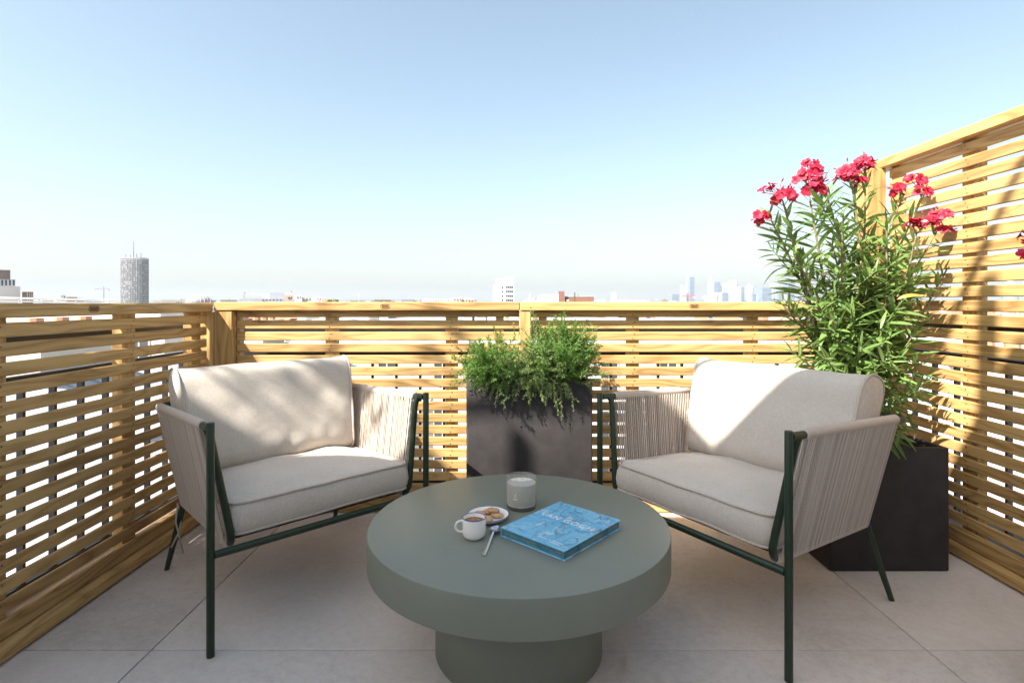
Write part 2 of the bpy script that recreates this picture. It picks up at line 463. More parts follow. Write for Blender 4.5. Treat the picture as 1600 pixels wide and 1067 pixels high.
# the facing side of the street, read through the gaps of the back fence
street_house(250,452,36,-3.2,1.5,11,M['stone2'],M['zinc'],'pale plaster house with zinc roof behind the left end of the back fence')
street_house(453,560,36,-2.6,1.4,11,M['white_wall'],M['zinc_pale'],'narrow white house with pale zinc roof behind the left cushion')
street_house(561,735,35,-2.5,1.3,11,M['stone2'],M['zinc'],'wide pale house with seamed zinc roof left of the trough planter')
street_house(736,905,36,-3.0,1.5,11,M['stone'],M['zinc_pale'],'cream stone house behind the herb planter')
street_house(906,1090,35,-2.7,1.4,11,M['white_wall'],M['zinc_pale'],'white fronted house right of the trough planter behind the fence')
street_house(1091,1290,36,-3.0,1.5,11,M['stone2'],M['zinc'],'pale house with grey zinc roof behind the right armchair')
street_house(1291,1480,34,-3.4,1.5,11,M['stone'],M['rooftile'],'cream house with red roof behind the oleander',style='gable')
street_house(1481,1760,30,-3.0,1.6,11,M['white_wall'],M['zinc_pale'],'white house seen through the right fence gaps')
# long tiled roof behind them, top left of the back fence
street_house(277,545,72,-2.55,1.25,10,M['stone2'],M['rooftile'],'long house with orange clay tiled roof behind the back fence corner',style='gable',winset=False)
street_house(985,1180,90,-3.2,1.0,10,M['stone3'],M['rooftile'],'low rose house with clay tiled roof beyond the right of the fence',style='gable',winset=False)
street_house(600,700,110,-3.6,1.0,10,M['stone3'],M['rooftile'],'rose coloured house with tiled roof beyond the seamed zinc roof',style='gable',winset=False)
# white flat-roofed block filling the left view
t=street_house(-140,257,30,-.60,.1,9,M['white_wall'],M['zinc_pale'],'long white flat roofed block behind the left fence',style='flat')

def neighbour(side, label, roofmat, seam=True, x_eave=3.0, x_ridge=9.0, z_eave=-3.3, z_ridge=-1.45, y0=-4, y1=24):
    t=thing('neighbour_house',label,'building',(side*(x_eave+x_ridge)/2,(y0+y1)/2,GZ))
    cx=side*(x_eave+x_ridge)/2; cy_=(y0+y1)/2
    ze=CAM_Z+z_eave-GZ; zr=CAM_Z+z_ridge-GZ
    xe=side*x_eave-cx; xr=side*x_ridge-cx; xo=xr+(xr-xe)
    b=MB(); b.box(min(xe,xo),max(xe,xo),y0-cy_,y1-cy_,0,ze-.003)
    b.add([(xe,y1-cy_,ze),(xo,y1-cy_,ze),(xr,y1-cy_,zr-.05),(xe,y0-cy_,ze),(xo,y0-cy_,ze),(xr,y0-cy_,zr-.05)],[(0,1,2),(3,5,4)])
    b.build('wall',M['stone2'],t)
    r=MB()
    r.add([(xe-side*.25,y0-cy_-.2,ze),(xe-side*.25,y1-cy_+.2,ze),(xr,y1-cy_+.2,zr),(xr,y0-cy_-.2,zr),(xo+side*.25,y0-cy_-.2,ze),(xo+side*.25,y1-cy_+.2,ze)],
          [(0,1,2,3),(3,2,5,4)])
    r.build('roof',roofmat,t)
    s=MB(); y=y0-cy_+.3
    while seam and y<y1-cy_:
        s.tube([(xe-side*.2,y,ze+.03),(xr,y,zr+.03)],.025,4); s.tube([(xo+side*.2,y,ze+.03),(xr,y,zr+.03)],.025,4); y+=.62
    if seam: tag(s.build('roof_seams',M['zinc'],t),kind='stuff')
    for k in range(5):
        yy=y0-cy_+3+k*5.2
        fx=xe+(xr-xe)*.45; fz=ze+(zr-ze)*.45
        link('skylight',SKY,t,(fx,yy,fz+.02),(0,-side*math.atan2(zr-ze,abs(xr-xe)),0))
    for k in range(3):
        c=MB(); c.box(-.35,.35,-.9,.9,0,1.3,0)
        for q in range(3): c.lathe([(.14,1.3),(.12,1.65)],8,1,(0,-.6+q*.6))
        c.build('chimney',[M['stone'],M['chimney']],t,loc=(xr,y0-cy_+6+k*9,zr-.5))
    return t
neighbour(-1,'house with bright seamed zinc roof beside the left fence',M['zinc_pale'],y1=21)
neighbour(1,'house with pale zinc roof beside the right fence',M['zinc_pale'],x_eave=4.2,x_ridge=10,z_eave=-3.0,z_ridge=-1.75,y1=20)

# white guard rail on the neighbouring roof edge, top left
gr=thing('roof_guard_rail','low white metal guard rail on the roof left of the cylindrical tower','railing',(0,0,0))
YG=22.0
m=MB(); a=P(-60,464.5,YG); b=P(182,469.5,YG+6); m.tube([a,b],.045,6); m.build('top_bar',M['white_steel'],gr)
m=MB(); a2=a-Vector((0,0,.12)); b2=b-Vector((0,0,.16)); m.tube([a2,b2],.03,6); m.build('lower_bar',M['white_steel'],gr)
for k in range(8):
    p=a.lerp(b,(k+.5)/8); m=MB(); m.tube([p,p+Vector((.25,-.1,-.7))],.03,6); m.build('stay',M['white_steel'],gr)

# ---- landmarks above the rail
def block_at(px0,px1,ytop,D,depth,mat,parent,name='block',zbase=None,ybot=None):
    """box whose front faces the terrace, front centre at distance D"""
    phi=math.atan(((px0+px1)/2-800)/FPX)
    xc=((px0+px1)/2-800)/FPX*D; w=(px1-px0)/FPX*D*math.cos(phi); zt=CAM_Z-(ytop-472)/FPX*D
    zb=GZ if ybot is None else CAM_Z-(ybot-472)/FPX*D
    m=MB(); m.box(-w/2,w/2,0,depth,zb,zt); o=m.build(name,mat,parent,loc=(xc,D,0)); o.rotation_euler=(0,0,-phi); return o
# modern stepped office, far left
t=thing('stepped_office','stepped modern office with dark roof box at the far left edge','building')
block_at(-60,33,447,120,20,M['white_wall'],t,'lower_block')
block_at(-60,25,436,121,16,M['grey_wall'],t,'upper_floor',ybot=447.03)
block_at(-60,17,421,122,12,M['brown_wall'],t,'roof_box',ybot=436.03)
for k in range(14):
    block_at(-58+k*6,-55+k*6,437.5,120.9,.2,M['glass_dark'],t,'window',ybot=446)
block_at(34.5,52,456,118,8,M['brown_wall'],t,'side_wing')
for k in range(5): block_at(35.5+k*3.4,37+k*3.4,457.5,117.8,.3,M['stone'],t,'pilaster',ybot=472)

# cylindrical tower with curved ribbed facade
D=900
t=thing('curved_tower','tall curved tower with ribbed grey facade and roof aerials at left','tower',((210.5-800)/FPX*(D+14),D+14,GZ))
hw=47/2/FPX*D*.87; top=(472-403)/FPX*D+CAM_Z-GZ
def tower_pt(a,rr=0):    # lens-like plan
    return (math.sin(a)*(hw+rr), -math.cos(a)*(hw*.62+rr))
m=MB(); NS=64
ring=[tower_pt(2*math.pi*k/NS) for k in range(NS)]
m.loops([[(x,y,0) for x,y in ring],[(x,y,top-2) for x,y in ring]]); m.build('shaft',M['rib_grey'],t,smooth=40)
m=MB(); m.loops([[(x*.93,y*.93,top-2) for x,y in ring],[(x*.93,y*.93,top+1) for x,y in ring]]); m.build('crown',M['grey_wall'],t)
m=MB()
NF=52
for k in range(NF):
    a=2*math.pi*(k+.5)/NF; x,y=tower_pt(a,.9); x2,y2=tower_pt(a,-.2)
    m.tube([(x2,y2,1),(x2,y2,top)],.62,4)
tag(m.build('facade_ribs',M['rib_grey'],t),kind='stuff')
m=MB()
for k in range(NF):
    a0=2*math.pi*(k+.74)/NF; a1=2*math.pi*(k+1.26)/NF
    if math.cos((a0+a1)/2)<-.2: continue
    for fl in range(34):
        z=top-6-fl*3.1
        if rnd.random()<.22 or z<4: continue
        (xa,ya),(xb,yb)=tower_pt(a0,.5),tower_pt(a1,.5)
        m.add([(xa,ya,z),(xb,yb,z),(xb,yb,z+2.0),(xa,ya,z+2.0)],[(0,1,2,3)])
tag(m.build('window_grid',M['glass_dark'],t),kind='stuff')
for dx,h in ((1,28),(-12,7),(-4,6),(6,8),(13,9)):
    m=MB(); m.tube([(dx,-4,top),(dx,-4,top+h)],[.75,.4] if h>20 else [.6,.4],6); m.build('aerial',M['brown_wall'],t)

# tower crane
def crane(label,px,ytop,D,jib_l,jib_r,mat,ybot=474):
    t=thing('tower_crane',label,'crane')
    a=P(px,ytop,D); m=MB(); s=D/FPX
    m.box(a.x-.5*s,a.x+.5*s,D-.5*s,D+.5*s,GZ,a.z); m.build('mast',mat,t)
    m=MB(); m.box(a.x-jib_l*s,a.x+jib_r*s,D-.4*s,D+.4*s,a.z-1.3*s,a.z-.3*s); m.build('jib',mat,t)
    m=MB(); m.box(a.x+jib_r*s*.5,a.x+jib_r*s,D-1*s,D+1*s,a.z-4*s,a.z-1.35*s); m.build('counterweight',M['grey_wall'],t)
    m=MB(); m.tube([(a.x,D,a.z+3*s),(a.x-jib_l*s*.8,D,a.z-.3*s)],.18*s,4); m.tube([(a.x,D,a.z+3*s),(a.x+jib_r*s*.8,D,a.z-.3*s)],.18*s,4)
    m.tube([(a.x,D,a.z-.3*s),(a.x,D,a.z+3.2*s)],.35*s,4); m.build('stay_cable',mat,t)
crane('pale tower crane just left of the curved tower',162,451,480,14,8,M['rib_grey'])
crane('red tower crane in front of the skyline left group',1078,462,3000,14,9,M['red_steel'])
crane('small white and red crane between two skyline groups',1102,464,3000,5,3,M['white_steel'])
crane('low red crane before the white spired skyscraper',1121,464,3100,5,3,M['red_steel'])

# ribbed dome
D=300
t=thing('ribbed_dome','low ribbed white dome above the left corner post','dome',((311-800)/FPX*(D+8),D+8,CAM_Z))
rad=21/FPX*D*.9; hgt=11.5/FPX*D
m=MB(); prof=[(rad*math.cos(a),hgt*math.sin(a)) for a in [R(x) for x in range(0,88,8)]]
m.lathe([(rad,-24)]+prof,40); m.build('shell',M['rib_grey'],t,smooth=50)
for k in range(20):
    a=2*math.pi*k/20; m=MB()
    m.tube([(r_*1.005*math.cos(a),r_*1.005*math.sin(a),z_) for r_,z_ in prof],.14,4); m.build('rib',M['grey_wall'],t)
t=thing('roof_aerial','thin roof aerial beside the ribbed dome','aerial'); p=P(329,457,290); m=MB()
m.tube([(p.x,290,GZ),(p.x,290,p.z)],.22,5); m.build('mast',M['grey_wall'],t)
m=MB(); m.box(p.x-1,p.x+1.4,289.8,290.2,p.z-.8,p.z-.5); m.box(p.x-.6,p.x+1,289.8,290.2,p.z-1.8,p.z-1.5); m.build('cross_bar',M['grey_wall'],t)
t=thing('roof_aerial','thin roof aerial alone above the middle of the left panel','aerial'); p=P(561,460,160); m=MB()
m.tube([(p.x,160,GZ),(p.x,160,p.z)],.09,5); m.build('mast',M['grey_wall'],t)
m=MB(); m.box(p.x-.3,p.x+.3,159.9,160.1,p.z-.2,p.z+.1); m.build('cross_bar',M['grey_wall'],t)

# white office with grey wing, roofs and terraces right of it
t=thing('office_block','pale office block with grey right wing above the fence corner','building')
block_at(382,422,458,400,25,M['tower_white'],t,'main_block'); block_at(422.1,443.5,457.5,402,25,M['grey_wall'],t,'right_wing')
block_at(381,384,457,399,3,M['brown_wall'],t,'plant_room'); block_at(375,446,467,395,3,M['grey_wall'],t,'podium')
for k in range(12): block_at(377+k*5.5,379.4+k*5.5,468,394.8,.2,M['glass_dark'],t,'window',ybot=470)
t=thing('roof_house','pink and white roof house right of the office block','building')
block_at(444.5,458,461,300,10,M['stone3'],t,'wall'); block_at(446,456,457,302,6,M['stone2'],t,'penthouse',ybot=461.05)
for k in range(3): block_at(446.5+k*4,448.5+k*4,464,299.8,.2,M['glass_dark'],t,'window',ybot=467)
block_at(454.5,456,455,303,1,M['brick'],t,'chimney',ybot=457.05)
city_clutter=[  # px0, px1, top, D, wall, label
 (95,103,461.5,330,'white_wall','small white roof hut left of the crane'),
 (104,121,464,340,'stone3','rose chimneyed roof left of the crane'),
 (121,132,466,345,'stone','cream roof just left of the crane'),
 (240,286,470,600,'stone2','low pale roofs right of the curved tower'),
 (459,472,462,320,'white_wall','white roof flat next to the pink roof house'),
 (472,487,465,330,'stone2','pale roof flat two right of the pink roof house'),
 (487,503,464.5,310,'white_wall','white roof flat with dark openings mid left skyline'),
 (503,528,467,340,'stone3','low rose roof with planting mid left skyline'),
 (585,611,468.5,250,'brown_wall','low dark roof box above the left fence panel'),
 (659,703,467.5,220,'white_wall','long white parapet above the left fence panel'),
 (704,722,465.5,230,'stone','cream roof with chimneys beside the long parapet'),
 (722,740,467,235,'stone3','rose roof with chimneys beside the long parapet'),
 (983,1010,470,500,'stone2','low pale roofs right of the far slim tower')]
for px0,px1,yt,D,mt,lb in city_clutter:
    t=thing('roof_house',lb,'building')
    block_at(px0,px1,yt,D,9,M[mt],t,'wall')
    nW=max(2,int((px1-px0)/4))
    for k in range(nW):
        block_at(px0+(k+.3)*(px1-px0)/nW,px0+(k+.65)*(px1-px0)/nW,yt+1.6,D-.15,.1,M['glass_dark'],t,'window',ybot=yt+4.2)
    for k in range(max(1,nW//2)):
        q=px0+(k+rnd.uniform(.2,.8))*(px1-px0)/max(1,nW//2)
        block_at(q,q+rnd.uniform(.8,1.8),yt-rnd.uniform(.8,2.2),D+2,2,M[rnd.choice(['stone','chimney','white_wall'])],t,'chimney',ybot=yt+.05)
rq=random.Random(44)
LOW=[('stone','low cream roof in the continuous line of rooftops above the rail'),('rib_grey','low grey roof in the continuous line of rooftops above the rail'),
     ('brown_wall','low brown roof in the continuous line of rooftops above the rail'),('grey_wall','low slate blue roof in the continuous line of rooftops above the rail')]
px=66.0
while px<1046:
    w=rq.uniform(9,30); yt=rq.uniform(467.8,471.2); mt,lb=rq.choice(LOW); D=rq.uniform(420,760)
    if not (180<px+w and px<240) and not (765<px+w and px<806):
        t=thing('low_house',lb,'building',(0,0,0),0,'low rooftops along the skyline')
        block_at(px,px+w,yt,D,14,M[mt],t,'wall')
        for k in range(rq.randrange(1,4)):
            q=px+rq.uniform(.1,.9)*w; block_at(q,q+rq.uniform(.7,1.8),yt-rq.uniform(.6,2.2),D+3,2,M[rq.choice(['stone','chimney','brown_wall'])],t,'chimney',ybot=yt+.05)
    px+=w+rq.uniform(0,12)
# white residential tower
D=350
t=thing('white_tower_block','white apartment tower block with banded windows in the skyline centre','building')
block_at(770.5,803,446,D,12,M['white_wall'],t,'shaft'); block_at(774.5,802.5,435.5,D+1,9,M['white_wall'],t,'roof_storey',ybot=446.03)
block_at(786,800,433.3,D+3,5,M['stone2'],t,'lift_house',ybot=435.53); block_at(801,801.6,429.5,D+3,.3,M['grey_wall'],t,'aerial',ybot=435.53)
for fl in range(10):
    y=447+fl*6.9
    for k in range(4): block_at(790.3+k*3.0,792.6+k*3.0,y,D-.12,.1,M['glass_dark'],t,'window',ybot=y+3.0)
    block_at(783.8,785.8,y,D-.12,.1,M['glass_dark'],t,'window',ybot=y+3.4)
for k in range(4): block_at(776+k*6,777+k*6,437,D+.9,.08,M['grey_wall'],t,'louvre',ybot=444)
# church turret
t=thing('church_turret','little white pointed church turret right of the white tower block','turret',((828.3-800)/FPX*500,500,CAM_Z))
m=MB(); m.lathe([(2.6,-25),(2.6,1.4),(2.1,1.6),(2.0,3.6),(1.3,4.2),(1.1,6.0),(.1,8.2)],14); m.build('spire',M['tower_white'],t,smooth=30)
m=MB(); m.lathe([(1.2,-25),(1.2,1.2),(.9,1.6),(.1,4.4)],10,0,(3.3,0)); m.build('side_pinnacle',M['tower_white'],t,smooth=30)
# brick building
D=250
t=thing('brick_building','red brick building with white annexe and tall chimney block','building')
block_at(840,846,462,D+1,8,M['stone3'],t,'end_wall'); block_at(845.5,859.5,460.5,D,8,M['white_wall'],t,'annexe'); block_at(860.2,873,460.5,D,8,M['white_wall'],t,'annexe')
block_at(872.8,882,455,D-1,4,M['brick'],t,'chimney_block'); block_at(882.2,928,463.5,D,9,M['brick'],t,'main_wall')
block_at(882.2,928,463,D-.2,.3,M['stone'],t,'coping',ybot=463.8)
block_at(884.5,889,468,D-.15,.1,M['white_wall'],t,'window',ybot=471); block_at(902,904,461.5,D+3,1,M['brick'],t,'chimney',ybot=463.5)
for k in range(5): block_at(907+k*4,909+k*4,466.5,D-.1,.08,M['glass_dark'],t,'window',ybot=469.5)
# little conifer in front of it
def conifer(label,px,ytop,D,wpx):
    p=P(px,ytop,D); t=thing('conifer_tree',label,'tree',(p.x,D,GZ)); H=p.z-GZ
    m=MB(); m.tube([(0,0,0),(0,0,H*.98)],[.22,.04],6); m.build('trunk',M['bark'],t)
    m=MB(); w=wpx/FPX*D/2; crown=H-9
    for k in range(700):
        u=rnd.random()**.8; z=crown+(H-crown)*u; rr=w*(1-u)*rnd.uniform(.3,1.1)+.05; a=rnd.uniform(0,6.28)
        c=Vector((rr*math.cos(a),rr*math.sin(a),z)); d=Vector((math.cos(a),math.sin(a),rnd.uniform(-.3,.3)))*rnd.uniform(.3,.6)
        s=d.cross(Vector((0,0,1))).normalized()*.12
        m.add([c-s,c+s,c+d],[(0,1,2)])
    m.build('crown',M['oleander_leaf'],t,recalc=False)
conifer('small dark conifer before the red brick building',898,457,244,7)
def roundtree(label,px,ytop,D,wpx):
    p=P(px,ytop,D); t=thing('leafy_tree',label,'tree',(p.x,D,GZ)); H=p.z-GZ
    m=MB(); m.tube([(0,0,0),(.2,0,H*.6),(0,.2,H*.9)],[.3,.2,.05],6); m.build('trunk',M['bark'],t)
    m=MB(); w=wpx/FPX*D/2
    cl=[Vector((rnd.uniform(-.7,.7)*w,rnd.uniform(-.7,.7)*w,H-w*rnd.uniform(.4,2.2))) for _ in range(12)]
    for k in range(900):
        c=rnd.choice(cl)+Vector((rnd.gauss(0,.24),rnd.gauss(0,.24),rnd.gauss(0,.2)))*w
        d=Vector((rnd.uniform(-1,1),rnd.uniform(-1,1),rnd.uniform(-1,1))).normalized()*.35; s=d.orthogonal().normalized()*.2
        m.add([c-s,c+d,c+s,c-d],[(0,1,2,3)])
    m.build('crown',M['oleander_leaf'],t,recalc=False)
roundtree('round green tree on the roofs left of the long parapet',648,469.5,300,7)
roundtree('green tree among the low roofs mid left skyline',515,465,335,9)
roundtree('second green tree among the low roofs mid left skyline',526,467.5,338,6)
# slim far tower
t=thing('slim_tower','slim pale tower alone between brick building and skyline','tower')
block_at(955,962.5,458,1900,20,M['tower_pale'],t,'shaft'); block_at(956,961.5,457,1903,10,M['tower_white'],t,'cap',ybot=458.03)
# business district skyline
def sky_tower(px0,px1,yt,D,mt,label,shape='box'):
    s=D/FPX; w=(px1-px0)*s; H=(472-yt)*s+CAM_Z-GZ; cx=((px0+px1)/2-800)*s
    t=thing('skyscraper',label,'skyscraper',(cx,D+w/2,GZ)); m=MB()
    if shape=='box': m.box(-w/2,w/2,-w/2,w/2,0,H)
    elif shape=='slant':
        h2=H-w*.9
        m.add([(-w/2,-w/2,0),(w/2,-w/2,0),(w/2,w/2,0),(-w/2,w/2,0),(-w/2,-w/2,H),(w/2,-w/2,h2),(w/2,w/2,h2),(-w/2,w/2,H)],
              [(0,3,2,1),(4,5,6,7),(0,1,5,4),(1,2,6,5),(2,3,7,6),(3,0,4,7)])
    elif shape=='round':
        m.lathe([(w/2,0),(w/2,H-w*.45)]+[(w/2*math.cos(a),H-w*.45+w*.45*math.sin(a)) for a in (.35,.7,1.05,1.4)],20)
    elif shape=='step':
        m.box(-w/2,w/2,-w/2,w/2,0,H*.9); m.box(-w*.33,w*.33,-w*.33,w*.33,H*.9+.05,H)
    elif shape=='spire':
        m.box(-w/2,w/2,-w/2,w/2,0,H*.78); m.box(-w*.36,w*.36,-w*.36,w*.36,H*.78+.05,H*.92); m.tube([(0,0,H*.92),(0,0,H*1.09)],[w*.12,w*.04],6)
    m.build('shaft',M[mt],t)
    b=MB(); z=8
    hh=H*.86 if shape in('slant','round','step') else (H*.76 if shape=='spire' else H-6)
    while z<hh:
        b.box(-w/2*.86,w/2*.86,-w/2-.6,-w/2-.05,z,z+3.4); z+=9
    if shape!='round': tag(b.build('window_bands',M['tower_blue'] if mt!='tower_blue' else M['glass_dark'],t),kind='stuff')
    return t
for a in [
 (1049.7,1061.9,459,3900,'tower_blue','low blue skyscraper at the left end of the skyline'),
 (1065,1072.3,445,4000,'tower_pale','pale slant topped skyscraper left of the tall twin','slant'),
 (1073,1077.4,430.6,4050,'tower_pale','tallest pale slim skyscraper of the left group','step'),
 (1077.6,1085.4,432.5,4000,'tower_blue','tall blue skyscraper of the left group'),
 (1108,1116,433,4100,'tower_white','white skyscraper with a spire','spire'),
 (1116.3,1120,440,4050,'tower_blue','narrow blue skyscraper touching the white spired one'),
 (1120.3,1126,439.6,4200,'tower_blue','blue skyscraper behind the pale low block'),
 (1119,1128,457,3800,'tower_white','low white block under the blue skyscraper'),
 (1128.2,1139,457,3800,'tower_blue','low blue block left of the round topped skyscraper'),
 (1129,1139,443,4200,'tower_pale','pale stepped skyscraper behind the low blue block','step'),
 (1140,1155.4,437,4100,'tower_white','broad round topped pale skyscraper','round'),
 (1150,1158,448,3900,'tower_pale','pale mid height skyscraper before the round topped one'),
 (1157,1166.5,449,4000,'tower_blue','blue grey skyscraper right of the round topped one'),
 (1167,1180,444,3950,'tower_pale','rounded pale skyscraper in the middle right','round'),
 (1176,1182,459,3800,'tower_blue','low blue block before the rounded pale skyscraper'),
 (1184,1188,460,3850,'tower_pale','small pale block left of the dark blue skyscraper'),
 (1190,1206,449.5,3800,'tower_blue','wide dark blue skyscraper'),
 (1204.5,1209.6,444,4000,'tower_pale','pale skyscraper just right of the wide dark blue one','slant'),
 (1211,1216.8,443,4000,'tower_pale','slim pale skyscraper with blue foot block','box'),
 (1217,1223,453,3900,'tower_blue','short blue skyscraper touching the oleander leaves'),
 (1224,1230,450,4000,'tower_white','white skyscraper half behind the oleander leaves'),
 (1231,1242,440,4050,'tower_blue','blue skyscraper behind the oleander leaves')]:
    sky_tower(*a)
# green church dome seen through the right fence
D=380
t=thing('copper_dome','green copper dome seen through the right fence','dome',((1578-800)/FPX*D,D,CAM_Z))
m=MB(); m.lathe([(4.4,-24),(4.4,5),(4.9,5.2),(4.7,6.5),(4.6,7),(4.2,10),(3.2,12.6),(1.6,14.6),(.8,15.2),(.8,17.5),(.1,19)],20); m.build('shell',M['copper'],t,smooth=40)

# the mass of roofs further off: simple houses, each its own object
protos=[]
def far_proto(w,d,h,wall,roof,style):
    m=MB(); m.box(-w/2,w/2,-d/2,d/2,0,h,0)
    if style=='mansard': mansard(m,w,d,h,2.2,1.6,1)
    elif style=='gable': gable(m,w,d,h,2.4,1,0)
    else: m.box(-w/2-.2,w/2+.2,-d/2-.2,d/2+.2,h,h+.3,1)
    for k in range(3):
        x=-w/2+.6+k*(w-1.2)/2; m.box(x-.35,x+.35,-1.2,1.2,h+.4,h+3.4,2)
    nc=int(w/2.7)
    for fl in range(5):
        for k in range(nc):
            x=-w/2+(k+.5)*w/nc; z=h-2.6-fl*3.1; m.box(x-.5,x+.5,-d/2-.05,-d/2-.01,z,z+1.7,3)
    return m.mesh('city_house',[wall,roof,M['chimney'],M['glass_dark']])
protos=[far_proto(16,11,19,M['stone'],M['zinc'],'mansard'),far_proto(22,12,20,M['white_wall'],M['zinc_pale'],'flat'),
        far_proto(13,11,18,M['stone2'],M['rooftile'],'gable'),far_proto(26,12,19.5,M['stone2'],M['zinc'],'mansard'),
        far_proto(18,11,18.5,M['stone3'],M['zinc_pale'],'mansard'),far_proto(20,13,20.5,M['white_wall'],M['grey_wall'],'flat')]
rc=random.Random(21)
CITY_LABELS=['distant cream stone house with a seamed zinc mansard roof','distant flat roofed white block with a pale zinc top',
 'distant narrow plaster house with a gabled clay tile roof','distant long plaster house with a grey zinc mansard roof',
 'distant rose plastered house with a pale zinc mansard roof','distant flat roofed white block with a dark grey roof edge']
Yrow=52.0; nh=0
while Yrow<900 and nh<210:
    x=-Yrow*1.05
    while x<Yrow*1.15 and nh<210:
        me=rc.choice(protos)
        w=max(v.co.x for v in me.vertices)*2
        if rc.random()<.9:
            o=link('city_house',me,None,(x+w/2,Yrow+rc.uniform(-2,4),GZ),(0,0,rc.uniform(-.06,.06)))
            o.scale=(1,1,min(1.08,(rc.uniform(.86,1.0))))
            tag(o,CITY_LABELS[protos.index(me)],'house','city houses beyond the fence'); nh+=1
        x+=w+rc.choice([0.4,.4,.4,6])*(1+Yrow/300)
    Yrow*=1.17; Yrow+=6

# ------------------------------------------------------------------ terrace floor
XL,XR,YB=-1.62,2.0,3.02
sl=MB(); sl.box(XL-.35,XR+.35,-6,YB+.1,GZ+.01,-.02); tag(sl.build('terrace_slab',M['grout']),kind='structure')
TS=1.172; jx=[-1.09+TS*k for k in range(-1,4)]; jy=[1.663+TS*k for k in range(-4,3)]
floor=bpy.data.objects.new('terrace_floor',None); COL.objects.link(floor); floor['kind']='structure'
for i in range(len(jx)-1):
    for j in range(len(jy)-1):
        x0=max(XL,jx[i])+.002; x1=min(XR,jx[i+1])-.002; y0=max(-3,jy[j])+.002; y1=min(YB,jy[j+1])-.002
        if x1-x0<.05 or y1-y0<.05: continue
        m=MB(); m.cbox(x0,x1,y0,y1,-.0195,0,.0012); m.build('tile',M['tile'],floor)

# ------------------------------------------------------------------ unseen raised deck, added behind the camera to shade the seating
hb=thing('unseen_shade_deck','unseen deck on posts added to shade the seating','deck',(0,0,0))
m=MB(); m.add([(-4.85,-2.05,3.98),(-.30,-2.05,3.98),(-.30,.258,3.98),(-4.85,.101,3.98),(-4.85,-2.05,4.06),(-.30,-2.05,4.06),(-.30,.258,4.06),(-4.85,.101,4.06)],[(0,3,2,1),(4,5,6,7),(0,1,5,4),(1,2,6,5),(2,3,7,6),(3,0,4,7)]); m.build('shade_slab',M['white_plaster'],hb)
for x in (-4.7,-.45):
    m=MB(); m.box(x-.05,x+.05,-1.2,-1.1,-23,3.978); m.build('post',M['white_plaster'],hb)
ur=thing('unseen_shade_railing','unseen thin railing on the added deck, there for its shadow','railing',(0,.225,4.062),R(1.0))  # out of view, added to throw the narrow shadow band
m=MB(); m.box(-4.85,-.30,-.018,.018,.640,.672); m.build('top_rail',M['black_metal'],ur)
for x in (-4.6,-2.79,-.5):
    m=MB(); m.box(x-.024,x+.024,-.03,.03,0,.50); m.build('post',M['black_metal'],ur)
ho_=thing('unseen_block_wall','unseen dark low wall added to cut light from behind the camera','wall',(0,-.5,0))  # out of view, added to keep light off the near faces
m=MB(); m.box(-3.2,3.2,-.1,.1,-.019,1.15); m.build('wall',M['blocker_grey'],ho_)
dp=thing('planter','unseen planter box added on the deck to block a sun patch','planter',(-2.15,.055,4.062))  # out of view, added to stop sun reaching the floor under the right armchair
m=MB(); m.cbox(-.20,.20,-.12,.12,0,.45,.006); m.build('pot',M['planter'],dp)
# unseen foliage, added so leaf shadows fall on the left cushion and fence
rh=random.Random(5)
hg=thing('unseen_shade_shrub','unseen leafy shrub added to cast dappled shade','shrub',(-3.85,.02,4.062))
m=MB(); lf=MB()
def spray(b,tip,n,r0=.011,fat=1.0):
    b=Vector(b); tip=Vector(tip); mid=(b+tip)/2+Vector((rh.uniform(-.08,.08),0,.08))
    pts=[b*(1-t)**2+mid*2*t*(1-t)+tip*t*t for t in [q/8 for q in range(9)]]; m.tube(pts,[r0*(1-.7*q/8) for q in range(9)],5)
    for q in range(n):
        u=.25+.75*(q+rh.random())/n; k=min(7,int(u*8)); p=pts[k].lerp(pts[k+1],u*8-k)
        d=Vector((rh.uniform(-.5,1),rh.uniform(-.7,.7),rh.uniform(-1.0,.5))).normalized()*rh.uniform(.11,.20)
        s=d.cross(Vector((rh.uniform(-1,1),rh.uniform(-1,1),.3))).normalized()*rh.uniform(.014,.022)*fat
        lf.add([p,p+d*.45+s,p+d,p+d*.45-s],[(0,1,2,3)])
for k in range(9): spray((-.8+rh.uniform(-.15,.15),rh.uniform(-.1,.1),0),(rh.uniform(-.15,.80),rh.uniform(-.2,.15),rh.uniform(.08,.62)),12)
for k in range(11): spray((-.8+rh.uniform(-.15,.15),rh.uniform(-.1,.1),0),(rh.uniform(-.85,.25),rh.uniform(-.2,.15),rh.uniform(1.35,1.95)),15,.012,2.0)
for k in range(4): spray((.95+.05*k,0,0),(.85+rh.uniform(-.1,.45),rh.uniform(-.1,.1),rh.uniform(.25,.5)),5,.010,1.0)
m.build('stem',M['bark'],hg); tag(lf.build('foliage',M['oleander_leaf'],hg,recalc=False),kind='stuff')

